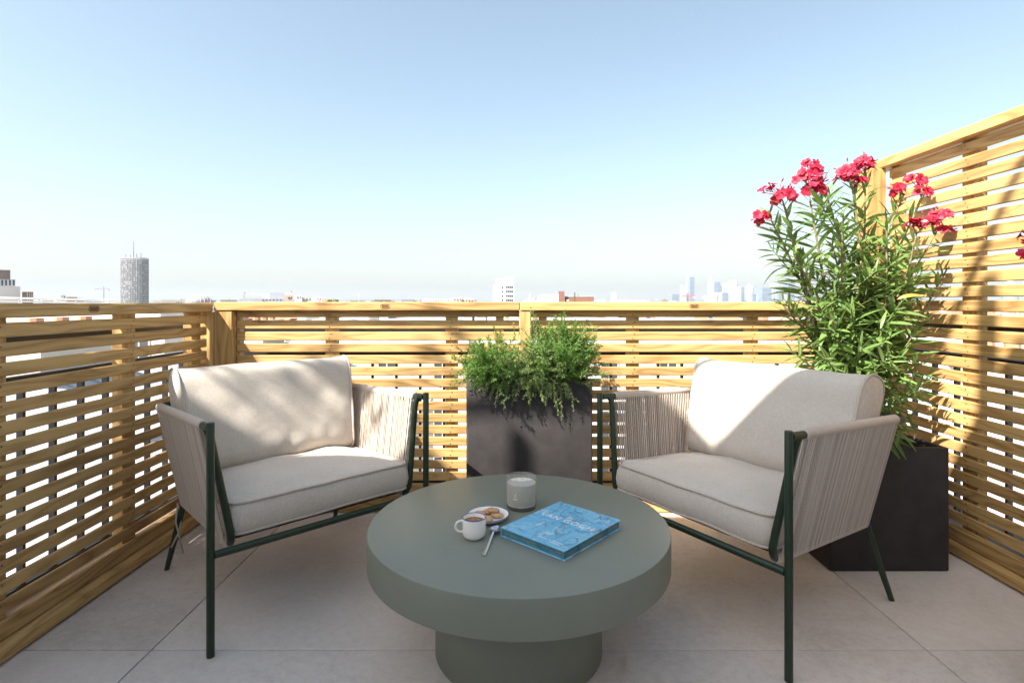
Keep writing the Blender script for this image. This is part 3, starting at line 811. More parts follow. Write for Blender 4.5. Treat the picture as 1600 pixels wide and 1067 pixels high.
# ------------------------------------------------------------------ slat fences
def slat_run(parent, length, ztops, height, thick, origin, axis, mat='wood', seed=0):
    """slats as separate parts, alike pieces share a few meshes. axis 'x' or 'y'"""
    m=MB(); m.cbox(-length/2,length/2,-thick/2,thick/2,-height/2,height/2,.0035)
    me=m.mesh('slat',M[mat])
    for z in ztops:
        o=link('slat',me,parent,(origin[0],origin[1],z-height/2))
        r=rnd.uniform(-.0010,.0010)
        o.rotation_euler=(0,r,0 if axis=='x' else R(90)) if axis=='x' else (0,r,R(90))
        if rnd.random()<.5: o.rotation_euler.z += math.pi
def upright(parent,name,x0,x1,y0,y1,z0,z1,c=.003):
    m=MB(); w,d,h=(x1-x0)/2,(y1-y0)/2,(z1-z0)/2
    m.cbox(-w,w,-d,d,-h,h,c); return m.build(name,M['wood_up'],parent,loc=((x0+x1)/2,(y0+y1)/2,(z0+z1)/2))
def lengthwise(parent,name,a0,a1,b0,b1,z0,z1,axis,c=.004):
    m=MB(); L=(a1-a0)/2; d=(b1-b0)/2; h=(z1-z0)/2
    m.cbox(-L,L,-d,d,-h,h,c)
    loc=((a0+a1)/2,(b0+b1)/2,(z0+z1)/2) if axis=='x' else ((b0+b1)/2,(a0+a1)/2,(z0+z1)/2)
    o=m.build(name,M['wood'],parent,loc=loc)
    if axis=='y': o.rotation_euler.z=R(90)
    return o
def M_ink():
    t=NT('stamp_ink'); t.color((.075,.035,.012)); t.rough(.8); return t.mat
M['ink']=M_ink()
M['screw']=mat_simple('screw_head',(.12,.075,.035),.5,.2,50)
def stamp(parent, loc, axis):
    m=MB(); W,H=.023,.0105
    ring=[(W*(1 if abs(math.cos(a))>.6 else .98)*math.copysign(abs(math.cos(a))**.55,math.cos(a)),0,H*math.copysign(abs(math.sin(a))**.7,math.sin(a))) for a in [2*math.pi*k/28 for k in range(28)]]
    m.tube(ring,.0011,4,closed=True)
    for row,zz in ((0,.0042),(1,-.0042)):
        x=-W*.72
        while x<W*.68:
            w=rnd.uniform(.002,.0045); h=rnd.uniform(.0022,.003)
            m.box(x,x+w,-.0005,.0005,zz-h,zz+h); x+=w+rnd.uniform(.0012,.002)
    m.box(-W*.8,W*.8,-.0004,.0004,-.0006,.0004)
    o=m.build('stamp_mark',M['ink'],parent,loc=loc)
    if axis=='y': o.rotation_euler.z=R(90)

PITCH=.058; SH=.0432
# back fence
bf=thing('slat_fence','sunlit low slat fence along the back with post behind the herb planter','fence',(0,0,0))
FY=2.74
zt=[CAM_Z-.0325-PITCH*k for k in range(16)]
for x0,x1 in ((-1.372,.036),(.094,1.742)):
    slat_run(bf,x1-x0,zt,SH,.0115,((x0+x1)/2,FY+.00575,0),'x')
for px in (372,519,706,781,848,988,1173,1330):
    w=.030 if px!=781 and px!=848 and px!=372 else .02
    x=(px-800)/FPX*(FY+.03)
    upright(bf,'batten',x-w,x+w,FY+.0118,FY+.055,.02,CAM_Z-.045)
upright(bf,'post',.038,.092,2.700,2.760,.0,CAM_Z-.0435)
upright(bf,'post',-1.462,-1.374,2.700,2.79,.0,CAM_Z-.0435)
lengthwise(bf,'top_rail',-1.462,.0385,2.695,2.785,CAM_Z-.0425,CAM_Z,'x')
lengthwise(bf,'top_rail',.0395,1.743,2.695,2.785,CAM_Z-.0425,CAM_Z,'x')
lengthwise(bf,'base_board',-1.372,.036,2.735,2.765,.004,.098,'x'); lengthwise(bf,'base_board',.094,1.742,2.735,2.765,.004,.098,'x')
for px in (602,1085): stamp(bf,((px-800)/FPX*2.695,2.6948,CAM_Z-.021),'x')
sc_=MB()
for px in (519,706,988,1173):
    x=(px-800)/FPX*(FY+.03)
    for z in zt:
        for dz in (-.011,.011):
            sc_.lathe([(.0034,-.0004),(.0034,.0010)],6); 
            for i in range(len(sc_.v)-12,len(sc_.v)):
                a,b,c=sc_.v[i]; sc_.v[i]=(x+a+.004*(1 if dz>0 else -1),FY-c,z-SH/2+dz+b)
tag(sc_.build('screws',M['screw'],bf),kind='stuff')

# left fence
lf_=thing('slat_fence','shaded slat fence running along the left side','fence',(0,0,0))
LX=-1.49
zl=[CAM_Z-.062-PITCH*k for k in range(16)]
Y0L=.55
slat_run(lf_,2.690-Y0L,zl,SH-.002,.0115,(LX-.00575,(2.690+Y0L)/2,0),'y')
for y in (2.62,2.16,1.60,1.0): upright(lf_,'batten',LX-.055,LX-.0118,y-.037,y+.037,.05,CAM_Z-.045)
upright(lf_,'batten',-1.552,-1.4645,2.703,2.785,0,CAM_Z-.0475)
upright(lf_,'post',-1.545,-1.465,.46,.545,0,CAM_Z-.0475)
lengthwise(lf_,'top_rail',.40,2.700,-1.555,-1.466,CAM_Z-.047,CAM_Z-.004,'y')
lengthwise(lf_,'base_board',.55,2.698,-1.515,-1.489,.062,.118,'y'); lengthwise(lf_,'base_beam',.55,2.698,-1.55,-1.4685,.002,.058,'y',.012)
o=stamp(lf_,(-1.4657,2.03-.10,CAM_Z-.024),'y')
def side_screws(parent,x,sgn,ys,zs):
    m=MB()
    for y in ys:
        for z in zs:
            for dz in (-.010,.010):
                c=Vector((x-sgn*.0006,y+.005*(1 if dz>0 else -1)+rnd.uniform(-.003,.003),z-SH/2+dz))
                m.add([c+Vector((0,.0036*math.cos(R(60*k)),.0036*math.sin(R(60*k)))) for k in range(6)],[tuple(range(6))])
    tag(m.build('screws',M['screw'],parent,recalc=False),kind='stuff')
side_screws(lf_,LX,-1,(2.62,2.16,1.60,1.0),zl)
# right fence
rf_=thing('slat_fence','tall slat fence on the right behind the oleander','fence',(0,0,0))
RX=1.85; ZR=1.752
zr=[ZR-.052-.0585*k for k in range(28)]
slat_run(rf_,2.70-.45,zr,SH+.001,.0115,(RX+.00575,(2.70+.45)/2,0),'y')
for y in (2.24,1.62,1.0): upright(rf_,'batten',RX+.0118,RX+.055,y-.038,y+.038,.05,ZR-.045)
upright(rf_,'batten',RX+.0118,RX+.055,2.655,2.70,.05,ZR-.045)
side_screws(rf_,RX,1,(2.24,1.62,1.0),zr)
upright(rf_,'post',1.745,1.838,2.703,2.79,0,ZR-.0465)
upright(rf_,'post',1.83,1.92,.36,.445,0,ZR-.0465)
lengthwise(rf_,'top_rail',.33,2.79,1.812,1.902,ZR-.045,ZR,'y')
lengthwise(rf_,'base_board',.45,2.70,1.845,1.873,.058,.112,'y'); lengthwise(rf_,'base_beam',.45,2.70,1.826,1.90,.002,.055,'y',.012)

# black steel guard railings outside the slats
def railing(label,axis,fixed,a0,a1,z1,z2,sp=.1265,off=0):
    t=thing('guard_railing',label,'railing',(0,0,0))
    def bx(name,u0,u1,v0,v1,z0,z3):
        m=MB()
        if axis=='x': m.box(u0,u1,v0,v1,z0,z3)
        else: m.box(v0,v1,u0,u1,z0,z3)
        return m.build(name,M['black_metal'],t)
    bx('top_bar',a0,a1,fixed-.022,fixed+.022,z1-.022,z1+.018); bx('middle_bar',a0,a1,fixed-.012,fixed+.012,z2-.018,z2+.018)
    bx('bottom_bar',a0,a1,fixed-.012,fixed+.012,.09,.115)
    u=a0+off
    while u<a1:
        bx('baluster',u-.006,u+.006,fixed-.011,fixed+.011,.1155,z2-.0185); u+=sp
    u=a0+.02
    while u<a1:
        bx('upright_post',u-.015,u+.015,fixed+.0125,fixed+.03,-.018,z1-.0225); u+=(a1-a0-.04)/2
railing('black steel railing close behind the back fence','x',2.93,-1.60,1.93,CAM_Z-.153,CAM_Z-.274,off=.10)
railing('black steel railing outside the left fence','y',-1.63,-.5,2.90,CAM_Z-.13,CAM_Z-.262,off=.05)
railing('black steel railing outside the right fence','y',1.965,-.5,2.90,CAM_Z-.10,CAM_Z-.245,off=.02)

# ------------------------------------------------------------------ planters
def planter(label,x0,x1,y0,y1,h,wall=.022):
    t=thing('planter',label,'planter',((x0+x1)/2,(y0+y1)/2,0)); a=(x1-x0)/2; b=(y1-y0)/2
    def rr(a,b,r,n=5):
        pts=[]
        for cx,cy_,s in ((a-r,b-r,0),(-a+r,b-r,90),(-a+r,-b+r,180),(a-r,-b+r,270)):
            for k in range(n+1):
                an=R(s+90*k/n); pts.append((cx+r*math.cos(an),cy_+r*math.sin(an)))
        return pts
    m=MB()
    def ring(da,z): return [(x,y,z) for x,y in rr(a-da,b-da,max(.003,.008-da*.2))]
    m.loops([ring(.004,.001),ring(0,.006),ring(0,h-.005),ring(.0015,h-.0012),ring(.005,h),ring(wall-.004,h),ring(wall,h-.004),ring(wall,h-.09),],cap=True)
    m.build('pot',M['planter'],t,smooth=40)
    s=MB(); n=16; vs=[]
    for i in range(n+1):
        for j in range(n+1):
            x=(-1+2*i/n)*(a-wall-.001); y=(-1+2*j/n)*(b-wall-.001)
            vs.append((x,y,h-.055+.016*noise.noise(Vector((x*22,y*22,h)))))
    s.add(vs,[(i*(n+1)+j,(i+1)*(n+1)+j,(i+1)*(n+1)+j+1,i*(n+1)+j+1) for i in range(n) for j in range(n)])
    s.build('soil',M['soil'],t,smooth=180)
    return t
TP=(-.208,.366,2.500,2.694)      # trough planter
planter('tall dark trough planter full of herbs before the back fence',*TP,.687)
planter('low square black planter holding the oleander in the right corner',1.240,1.706,2.145,2.60,.482)

# ------------------------------------------------------------------ coffee table
tb=thing('coffee_table','round olive green pedestal coffee table in front','table',(.02,1.687,0))
TH=.384
m=MB(); m.lathe([(.2505,.0015),(.2525,.004),(.2525,TH-.1005)],96); m.build('pedestal',M['table'],tb,smooth=40)
m=MB(); m.lathe([(.444,TH-.100),(.449,TH-.0985),(.450,TH-.095),(.450,TH-.0045),(.4487,TH-.0013),(.4455,TH)],160); m.build('table_top',M['table'],tb,smooth=40)

# candle in smoked glass
def mat_frosted(name,col,alpha):
    t=NT(name); t.color(col); t.rough(.28); t.b.inputs['Alpha'].default_value=alpha; return t.mat
def mat_glass(name,col,rough,alpha=None):
    t=NT(name); t.color(col); t.rough(rough); t.b.inputs['Transmission Weight'].default_value=1; t.b.inputs['IOR'].default_value=1.45; return t.mat
M['smoke_glass']=mat_frosted('frosted_smoke_glass',(.42,.41,.36),.30); M['glass_base']=mat_simple('thick_smoked_base',(.10,.097,.085),.25,.05,20)
M['wax']=mat_simple('ivory_wax',(.74,.71,.62),.5,.04,30)
M['wax'].node_tree.nodes['Principled BSDF'].inputs['Subsurface Weight'].default_value=.25
M['wax'].node_tree.nodes['Principled BSDF'].inputs['Subsurface Radius'].default_value=(.02,.015,.01)
M['wick']=mat_simple('cotton_wick',(.62,.58,.50),.9,.1,30)
M['print_white']=mat_simple('white_print',(.80,.80,.77),.6,.03,30)
cd=thing('candle','three wick candle in a frosted smoke glass','candle',(.0305,1.792,TH+.0005))
m=MB(); m.lathe([(.0483,.0112),(.0490,.014),(.0498,.098),(.0492,.0992),(.0484,.0985),(.0476,.0150)],64,cap0=False,cap1=False); m.build('glass_jar',M['smoke_glass'],cd,smooth=50)
m=MB(); m.lathe([(.0450,0),(.0472,.0015),(.0482,.005),(.0484,.0110),(.030,.0112)],64); m.build('jar_base',M['glass_base'],cd,smooth=40)
m=MB(); m.lathe([(.0462,.0120),(.0466,.016),(.0472,.079),(.0460,.0808),(.030,.0796)],56); m.build('wax',M['wax'],cd,smooth=50)
for dx,dy in ((-.017,-.004),(.004,.012),(.017,-.006)):
    m=MB(); m.tube([(dx,dy,.0785),(dx+.001,dy,.087),(dx+.0005,dy-.001,.092)],.0012,6); m.build('wick',M['wick'],cd)
lb=MB()
def on_glass(u,z,w,h):
    vs=[]
    for uu,zz in ((u-w/2,z-h/2),(u+w/2,z-h/2),(u+w/2,z+h/2),(u-w/2,z+h/2)):
        a=-math.pi/2+uu/.0494; vs.append((.0497*math.cos(a),.0497*math.sin(a),zz))
    lb.add(vs,[(0,1,2,3)])
on_glass(-.021,.052,.0012,.011); on_glass(-.021,.0465,.0035,.0012)
for k in range(5): on_glass(-.028+k*.0036,.041,.0024,.0013)
on_glass(-.021,.038,.010,.0009)
lb.build('printed_mark',M['print_white'],cd,recalc=False)

# espresso cup, plate, biscuits, spoon
def mat_ceramic():
    t=NT('white_enamel'); t.color((.82,.80,.75)); t.rough(.16); t.b.inputs['Coat Weight'].default_value=.3; return t.mat
M['ceramic']=mat_ceramic(); M['blue_rim']=mat_simple('blue_rim',(.045,.075,.30),.3,.05,10)
def mat_coffee():
    t=NT('coffee'); c=t.coord(); f=t.noise(c,70,4,.6,.5)
    t.color(t.ramp(f,[(.35,(.13,.045,.012)),(.55,(.30,.13,.035)),(.75,(.44,.24,.09))])); t.rough(.18); return t.mat
M['coffee']=mat_coffee()
cp=thing('espresso_cup','white espresso cup with thin blue rim, full of coffee','cup',(-.1075,1.5585,TH+.0005))
m=MB(); m.lathe([(.021,0),(.0235,.0008),(.0285,.004),(.0320,.011),(.0328,.018),(.0332,.0562),(.0326,.0570),(.0312,.0570),(.0306,.0562),(.0302,.018),(.026,.008),(.010,.006)],56); m.build('cup_body',M['ceramic'],cp,smooth=60)
m=MB(); m.tube([(.0322*math.cos(2*math.pi*k/56),.0322*math.sin(2*math.pi*k/56),.0573) for k in range(56)],.0013,6,closed=True); m.build('rim',M['blue_rim'],cp,smooth=180)
m=MB(); path=[]
for k in range(13):
    a=R(118+(242-118)*k/12) if False else R(90+180*k/12)
    path.append((-.0325+.0005*0-.0200*abs(math.sin(R(180*k/12)))**.8,0,.0335+.0155*math.cos(R(180*k/12))))
path=[(-.031,0,.0492)]+path+[(-.031,0,.0178)]
rotm=Matrix.Rotation(R(8),3,'Z')
m.tube([rotm@Vector(p) for p in path],.0036,8); m.build('handle',M['ceramic'],cp,smooth=180)
m=MB(); m.lathe([(.0301,.0455),(.0303,.0465),(.0295,.0462)],40); m.build('coffee',M['coffee'],cp,smooth=60)
pl=thing('small_plate','small white blue rimmed plate of biscuits behind the cup','plate',(-.0735,1.690,TH+.0005))
m=MB(); m.lathe([(.036,0),(.040,.0005),(.044,.003),(.058,.0080),(.0640,.0155),(.0634,.0165),(.0622,.0162),(.0560,.0100),(.042,.0062),(.010,.0056)],64); m.build('dish',M['ceramic'],pl,smooth=60)
m=MB(); m.tube([(.0633*math.cos(2*math.pi*k/64),.0633*math.sin(2*math.pi*k/64),.0166) for k in range(64)],.0010,6,closed=True); m.build('rim',M['blue_rim'],pl,smooth=180)
def mat_biscuit():
    t=NT('butter_biscuit'); c=t.coord(); f=t.noise(c,90,5,.65)
    t.color(t.ramp(f,[(.3,(.42,.235,.105)),(.7,(.62,.41,.23))])); t.rough(.9); t.bump(t.noise(c,260,3),.6,.0015); return t.mat
M['biscuit']=mat_biscuit()
def biscuit(label,x,y,z,rx,ry,rz):
    m=MB(); n=32; rings=[]
    for rr_,zz in ((.6,0),(.93,.0006),(1,.003),(.98,.0062),(.9,.0082),(.6,.0095),(.25,.0098)):
        rings.append([(.0195*rr_*(1+.03*math.sin(9*a)+.02*math.sin(3*a+x*99))*math.cos(a),.0195*rr_*(1+.03*math.sin(9*a))*math.sin(a),zz+.0006*math.sin(5*a+y*80)*rr_) for a in [2*math.pi*k/n for k in range(n)]])
    m.loops(rings); o=m.build('biscuit',M['biscuit'],None,smooth=60,loc=(x,y,z)); o.rotation_euler=(R(rx),R(ry),R(rz))
    tag(o,label,'biscuit','biscuits on the small plate')
pz=TH+.0075
biscuit('biscuit furthest left on the plate, beside the cup',-.100,1.700,pz,3,-4,10)
biscuit('biscuit at the back of the plate, leaning on others',-.071,1.722,pz+.001,-6,2,60)
biscuit('biscuit at the front of the plate nearest the spoon',-.079,1.664,pz,4,0,100)
biscuit('biscuit on the right side of the plate nearest the book',-.046,1.692,pz+.0005,0,6,30)
biscuit('biscuit lying on top of the others on the plate',-.058,1.708,pz+.0095,6,8,80)
def mat_steel():
    t=NT('polished_steel'); t.color((.72,.72,.73)); t.b.inputs['Metallic'].default_value=1; t.rough(.16); return t.mat
M['steel']=mat_steel()
sp0=Vector((-.0755,1.444,TH)); sp1=Vector((-.0440,1.622,TH)); L=(sp1-sp0).length
st=thing('teaspoon','polished teaspoon lying between cup and book','spoon',(sp0.x,sp0.y,TH),math.atan2(sp1.y-sp0.y,sp1.x-sp0.x))
m=MB(); rings=[]
for k in range(13):
    u=k/12; x=u*L*.70; w=.0062*(1-u)+.0028*u if u>.1 else .0066; w=max(w,.0026); z=.0022+.010*u**2.2
    th=.0016
    rings.append([(x,-w,z),(x,-w*.6,z+th),(x,w*.6,z+th),(x,w,z),(x,w*.6,z-th*.6),(x,-w*.6,z-th*.6)])
m.loops(rings); m.build('handle',M['steel'],st,smooth=50)
m=MB(); nu,nv=18,10; top=[];bot=[]
def bowl(u,v,dz):
    x=L*.70+u*L*.30; hw=.0158*math.sin(math.pi*min(1,max(0,(u*.93+.07)))**.85)**.6 if 0<u<1 else .002
    y=v*hw; d=(1-v*v)*math.sin(math.pi*u)**.8*.0075
    return (x,y,.0122-.004*u-d+dz)
for dz in (.0006,-.0006):
    m.add([bowl(i/nu,-1+2*j/nv,dz) for i in range(nu+1) for j in range(nv+1)],
          [(i*(nv+1)+j,(i+1)*(nv+1)+j,(i+1)*(nv+1)+j+1,i*(nv+1)+j+1) for i in range(nu) for j in range(nv)])
m.build('bowl',M['steel'],st,smooth=180,recalc=False)

# hardback book
BW,BL,BH=.2257,.2766,.0262
bk=thing('hardback_book','thick sky blue hardback book with white title lettering','book',(.144,1.591,TH+.0004),R(47.7-90))
# local x: across (text direction), local y: towards the top of the cover
def mat_cover():
    t=NT('printed_cover'); c=t.coord()
    a=t.noise(t.mapping(c,(1,2.2,1),(0,0,.5)),16,5,.6,1.2); b=t.noise(c,70,4,.7)
    col=t.ramp(t.math('ADD',t.math('MULTIPLY',a,.7),t.math('MULTIPLY',b,.3)),[(.3,(.085,.33,.56)),(.5,(.16,.46,.68)),(.72,(.30,.60,.74))])
    pt=t.n('ShaderNodeMapRange'); pt.inputs[1].default_value=.565; pt.inputs[2].default_value=.63
    t.l(t.noise(c,34,5,.72,.4),pt.inputs[0])
    col=t.mix(t.math('MULTIPLY',pt.outputs[0],.72),col,(.62,.73,.76))
    dk=t.n('ShaderNodeMapRange'); dk.inputs[1].default_value=.022; dk.inputs[2].default_value=.0; 
    t.l(t.math('ABSOLUTE',t.math('SUBTRACT',t.noise(t.mapping(c,(1,.7,1)),13,3,.5,.9),.5)),dk.inputs[0])
    msk=t.math('MULTIPLY',dk.outputs[0],t.math('GREATER_THAN',t.noise(c,9,2),.44))
    col=t.mix(t.math('MULTIPLY',msk,.8),col,(.09,.15,.17))
    t.color(col); t.rough(.36); return t.mat
def mat_pages():
    t=NT('printed_page_edge'); c=t.coord()
    ln=t.noise(t.mapping(c,(3,3,1500)),1,2); a=t.noise(t.mapping(c,(1,1,2)),30,5,.6,.8)
    col=t.ramp(a,[(.35,(.045,.16,.21)),(.52,(.10,.27,.32)),(.66,(.28,.26,.20))])
    t.color(t.mix(t.math('MULTIPLY',ln,.5),col,(.05,.16,.20))); t.rough(.8); t.bump(ln,.5,.001); return t.mat
M['cover']=mat_cover(); M['pages']=mat_pages()
m=MB(); m.cbox(-BW/2,BW/2,-BL/2,BL/2,BH-.0028,BH,.0008); m.build('front_cover',M['cover'],bk)
m=MB(); m.cbox(-BW/2,BW/2,-BL/2,BL/2,0,.0028,.0008); m.build('back_cover',M['cover'],bk)
m=MB(); m.cbox(-BW/2-.0002,-BW/2+.0028,-BL/2+.0003,BL/2-.0003,.0029,BH-.0029,.0006); m.build('spine',M['cover'],bk)
m=MB()
NP=9
for k in range(NP):
    z0=.0030+(BH-.006)*k/NP; z1=.0030+(BH-.006)*(k+1)/NP-.00025; e=rnd.uniform(0,.0006)
    m.box(-BW/2+.003,BW/2-.0042-e,-BL/2+.0042+e,BL/2-.0042-e,z0,z1)
m.build('page_block',M['pages'],bk)
def lettering(name,text,size,loc,parent,mat,spacing=1.0,align='CENTER'):
    cu=bpy.data.curves.new(name,'FONT'); cu.body=text; cu.size=size; cu.align_x=align; cu.space_character=spacing; cu.extrude=.0001
    tmp=bpy.data.objects.new('text_source',cu); COL.objects.link(tmp); bpy.context.view_layer.update()
    me=bpy.data.meshes.new_from_object(tmp.evaluated_get(bpy.context.evaluated_depsgraph_get())); bpy.data.objects.remove(tmp)
    me.materials.clear(); me.materials.append(mat); return link(name,me,parent,loc)
# a=.53..  along the cover from the near edge,  b across
lettering('title_lettering','VAN GOGH',.0325,(.000,-BL/2+.545*BL,BH+.0002),bk,M['print_white'],1.12)
for k,(w,yy) in enumerate(((.030,.030),(.034,.020))):
    mm=MB(); x=-w/2
    while x<w/2:
        l=rnd.uniform(.0022,.0042); mm.box(x,x+l*.7,-.0026,.0026,0,.0002); x+=l+.0012
    mm.build('small_print',M['print_white'],bk,loc=(BW*.30,-BL/2+yy,BH+.0001))

# ------------------------------------------------------------------ armchairs
def rounded_rect(a,b,r,n=6):
    pts=[]
    for cx,cy_,s in ((a-r,b-r,0),(-a+r,b-r,90),(-a+r,-b+r,180),(a-r,-b+r,270)):
        for k in range(n+1):
            an=R(s+90*k/n); pts.append(Vector((cx+r*math.cos(an),cy_+r*math.sin(an),0)))
    # resample evenly
    out=[]; N=120
    cum=[0]
    P2=pts+[pts[0]]
    for i in range(len(pts)): cum.append(cum[-1]+(P2[i+1]-P2[i]).length)
    j=0
    for k in range(N):
        d=cum[-1]*k/N
        while cum[j+1]<d: j+=1
        f=(d-cum[j])/max(1e-9,cum[j+1]-cum[j]); out.append(P2[j].lerp(P2[j+1],f))
    return out
def nz(p,s,seed=0): return noise.noise(Vector((p[0]*s+seed,p[1]*s-seed,p[2]*s+seed*.3)))

CWD=.385
def seat_cushion(parent,seed):
    a,b,h=.326,.335,.105
    per=rounded_rect(a,b,.045)
    for p in per: p.x*=1-.055*(1+p.y/b)
    rings=[]
    def ring(sc,z,wob):
        out=[]
        for p in per:
            q=Vector((p.x*sc,p.y*sc,z)); q.z+=wob*nz(q,7,seed)*.012+wob*nz(q,19,seed+3)*.003; out.append(q)
        return out
    for t_ in (0.02,.15,.3,.45,.6,.74,.86,.93,.97):   # bottom, from centre out
        rings.append(ring(t_,-.002+.004*t_,0))
    def side(da,z):
        out=[]
        for p in per:
            n_=Vector((p.x/a**1.0,p.y/b,0)); l=1+da/((a+b)/2)
            q=Vector((p.x*l,p.y*l,z)); q.z+=.004*nz(q,7,seed); w=.0035*nz(q,9,seed+9); q.x+=w*n_.x; q.y+=w*n_.y; out.append(q)
        return out
    for da,z in ((-.004,.004),(.0,.010),(.006,.025),(.010,.05),(.008,.078),(.001,.097),(-.004,h-.003)): rings.append(side(da,z))
    for t_ in (.965,.93,.88,.8,.7,.58,.45,.32,.2,.1,.02):
        dome=.022*(1-t_**3.0)
        rings.append(ring(t_,h+dome,1))
    m=MB(); m.loops(rings); c=m.build('seat_cushion',M['linen'],parent,smooth=180,loc=(0,.352,.312)); c.rotation_euler=(R(-2.0),0,0)
    for z in (h-.003,.009):
        m=MB(); m.tube([Vector((p.x,p.y,p.z+.001)) for p in side(.0015,z)],.0042,6,closed=True); m.build('piping',M['piping'],c,smooth=180)
    return c
def back_cushion(parent,seed,lean=-17):
    W=.344; ty,tz=.082,.205
    N=56; nx=40
    def prof(s):
        pts=rounded_rect(ty,tz,.066)
        pts=[pts[int(i*len(pts)/N)] for i in range(N)]
        return pts
    base=prof(1); rings=[]
    def ring(u,sc,x):
        out=[]
        puff=1-.13*abs(u)**4
        for p in base:
            y=p.x*sc*puff*1.05; z=p.y*sc*(1-.03*abs(u)**2)
            z+=.006*abs(u)**7*(1 if z>0 else -1)
            q=Vector((x*(1-.10*min(1,max(0,(tz-z)/(2*tz)))),y,z))
            f=.006*nz(q,6,seed)+.0020*nz(q,15,seed+2)
            if z<-.1: f+=.006*nz(Vector((x*2.6,y*.6,z)),9,seed+4)      # gathers near the seat
            if abs(u)>.85: f+=.004*nz(Vector((x*.5,y*2,z*2.4)),9,seed+7)
            n_=Vector((0,y/ty,z/tz*.6)); q+=n_*f; out.append(q)
        return out
    for s,dx in ((.03,.016),(.25,.015),(.5,.0125),(.72,.009),(.88,.005),(.96,.002)): rings.append(ring(-1,s,-W-dx*1.2))
    for k in range(nx+1):
        u=-1+2*k/nx; rings.append(ring(u,1,u*W))
    for s,dx in ((.96,.002),(.88,.005),(.72,.009),(.5,.0125),(.25,.015),(.03,.016)): rings.append(ring(1,s,W+dx*1.2))
    m=MB(); m.loops(rings); c=m.build('back_cushion',M['linen'],parent,smooth=180,loc=(0,.545,.598)); c.rotation_euler=(R(lean),0,0)
    for u in (-1,1):
        m=MB(); m.tube([p+(Vector((0,p.y,p.z)).normalized()*.002) for p in ring(u,1,u*W)],.0045,6,closed=True); m.build('piping',M['piping'],c,smooth=180)
    return c
def smooth_path(pts,rad=.03,n=5):
    pts=[Vector(p) for p in pts]; out=[pts[0]]
    for i in range(1,len(pts)-1):
        a,b,c=pts[i-1],pts[i],pts[i+1]
        r=min(rad,(b-a).length*.45,(c-b).length*.45)
        p0=b+(a-b).normalized()*r; p1=b+(c-b).normalized()*r
        for k in range(n+1):
            t=k/n; out.append(p0*(1-t)**2+b*2*t*(1-t)+p1*t*t)
    out.append(pts[-1]); return out
def armchair(label,loc,rotz,seed):
    t=thing('armchair',label,'armchair',loc,rotz,'outdoor armchairs facing the coffee table')
    TR=.0115; u=CWD; G=M['green_metal']
    AF=.676; AR=.648        # arm height at the front and at the rear
    for s in (-1,1):
        m=MB(); m.tube([(s*u,0,.0),(s*u,0,.004),(s*u,0,.690),(s*u,0,.6935)],[TR-.001,TR,TR,TR-.0015],14); m.build('front_leg',G,t,smooth=50)
        m=MB(); m.tube([(s*.318,.585,.292),(s*.334,.640,.15),(s*.350,.705,.0)],[TR+.001,TR,TR-.0025],12); m.build('rear_leg',G,t,smooth=50)
        m=MB(); m.tube(smooth_path([(s*u,.05,AF),(s*.372,.055,AF-.03),(s*.322,.022,.335),(s*.316,.045,.300),(s*.318,.585,.288)],.022),TR,12); m.build('side_frame',G,t,smooth=50)
    m=MB(); arm=smooth_path([(-u,.0112,AF),(-u,.735,AR-.006),(u,.735,AR-.006),(u,.0112,AF)],.05,7); m.tube(arm,TR,12); m.build('arm_loop',G,t,smooth=50)
    m=MB(); m.tube([(-u+.010,0,.298),(u-.010,0,.298)],TR,12); m.build('front_rail',G,t,smooth=50)
    m=MB(); m.tube([(-.316,.585,.288),(.316,.585,.288)],TR,12); m.build('rear_rail',G,t,smooth=50)
    m=MB()
    for k in range(5):
        y=.10+k*.1; m.box(-.305,.305,y-.018,y+.018,.2985-.02*y,.3025-.02*y)
    m.build('seat_strap',M['black_metal'],t)
    NSt=50
    for s in (-1,1):
        r=MB()
        V0,V1=.080,.640
        top=lambda v: Vector((s*u,v,AF+(AR-AF)*v/.72))
        bot=lambda v: Vector((s*.318,.045+(v-V0)/(V1-V0)*.535,.300-.012*(v-V0)/(V1-V0)))
        for k in range(NSt):
            v=V0+(V1-V0)*(k+.5)/NSt; a,b=top(v),bot(v)
            ax=(b-a).normalized(); nrm=ax.cross(Vector((0,1,0))).normalized()
            if nrm.x*s<0: nrm=-nrm
            j=rnd.uniform(-.0012,.0012)
            r.tube([a+nrm*.0128,b+nrm*.0128+Vector((0,j,0))],.0027,5,caps=False)
            v2=v+(V1-V0)*rnd.uniform(-.12,.12)/NSt; a,b=top(v2),bot(v2)
            r.tube([a-nrm*.0125,b-nrm*.0125+Vector((0,j,0))],.0027,5,caps=False)
        tag(r.build('rope_weave',M['rope'],t,smooth=180),kind='stuff')
        r=MB(); path=[];rad=[]
        n=NSt*2
        for k in range(n*2+1):
            path.append(top(V0-.004+(V1-V0+.008)*k/(n*2))); rad.append(.0166 if k%2 else .0152)
        r.tube(path,rad,12); r.build('arm_wrap',M['rope'],t,smooth=180)
        r=MB(); path=[];rad=[]
        for k in range(NSt*2+1):
            path.append(bot(V0+(V1-V0)*k/(NSt*2))); rad.append(.0150 if k%2 else .0128)
        r.tube(path,rad,10); r.build('rail_wrap',M['rope'],t,smooth=180)
    r=MB()      # woven back between the loop and the rear rail
    for k in range(54):
        x=-.33+.66*k/53; r.tube([(x,.748,AR-.006),(x*.92,.600,.288)],.0027,5,caps=False); r.tube([(x+.006,.722,AR-.006),(x*.92+.006,.574,.288)],.0027,5,caps=False)
    tag(r.build('back_weave',M['rope'],t,smooth=180),kind='stuff')
    seat_cushion(t,seed); back_cushion(t,seed+11)
    return t
ca=armchair('armchair on the left, its cushion dappled with leaf shade',(-.616,1.898,0),R(43.9),1.3)
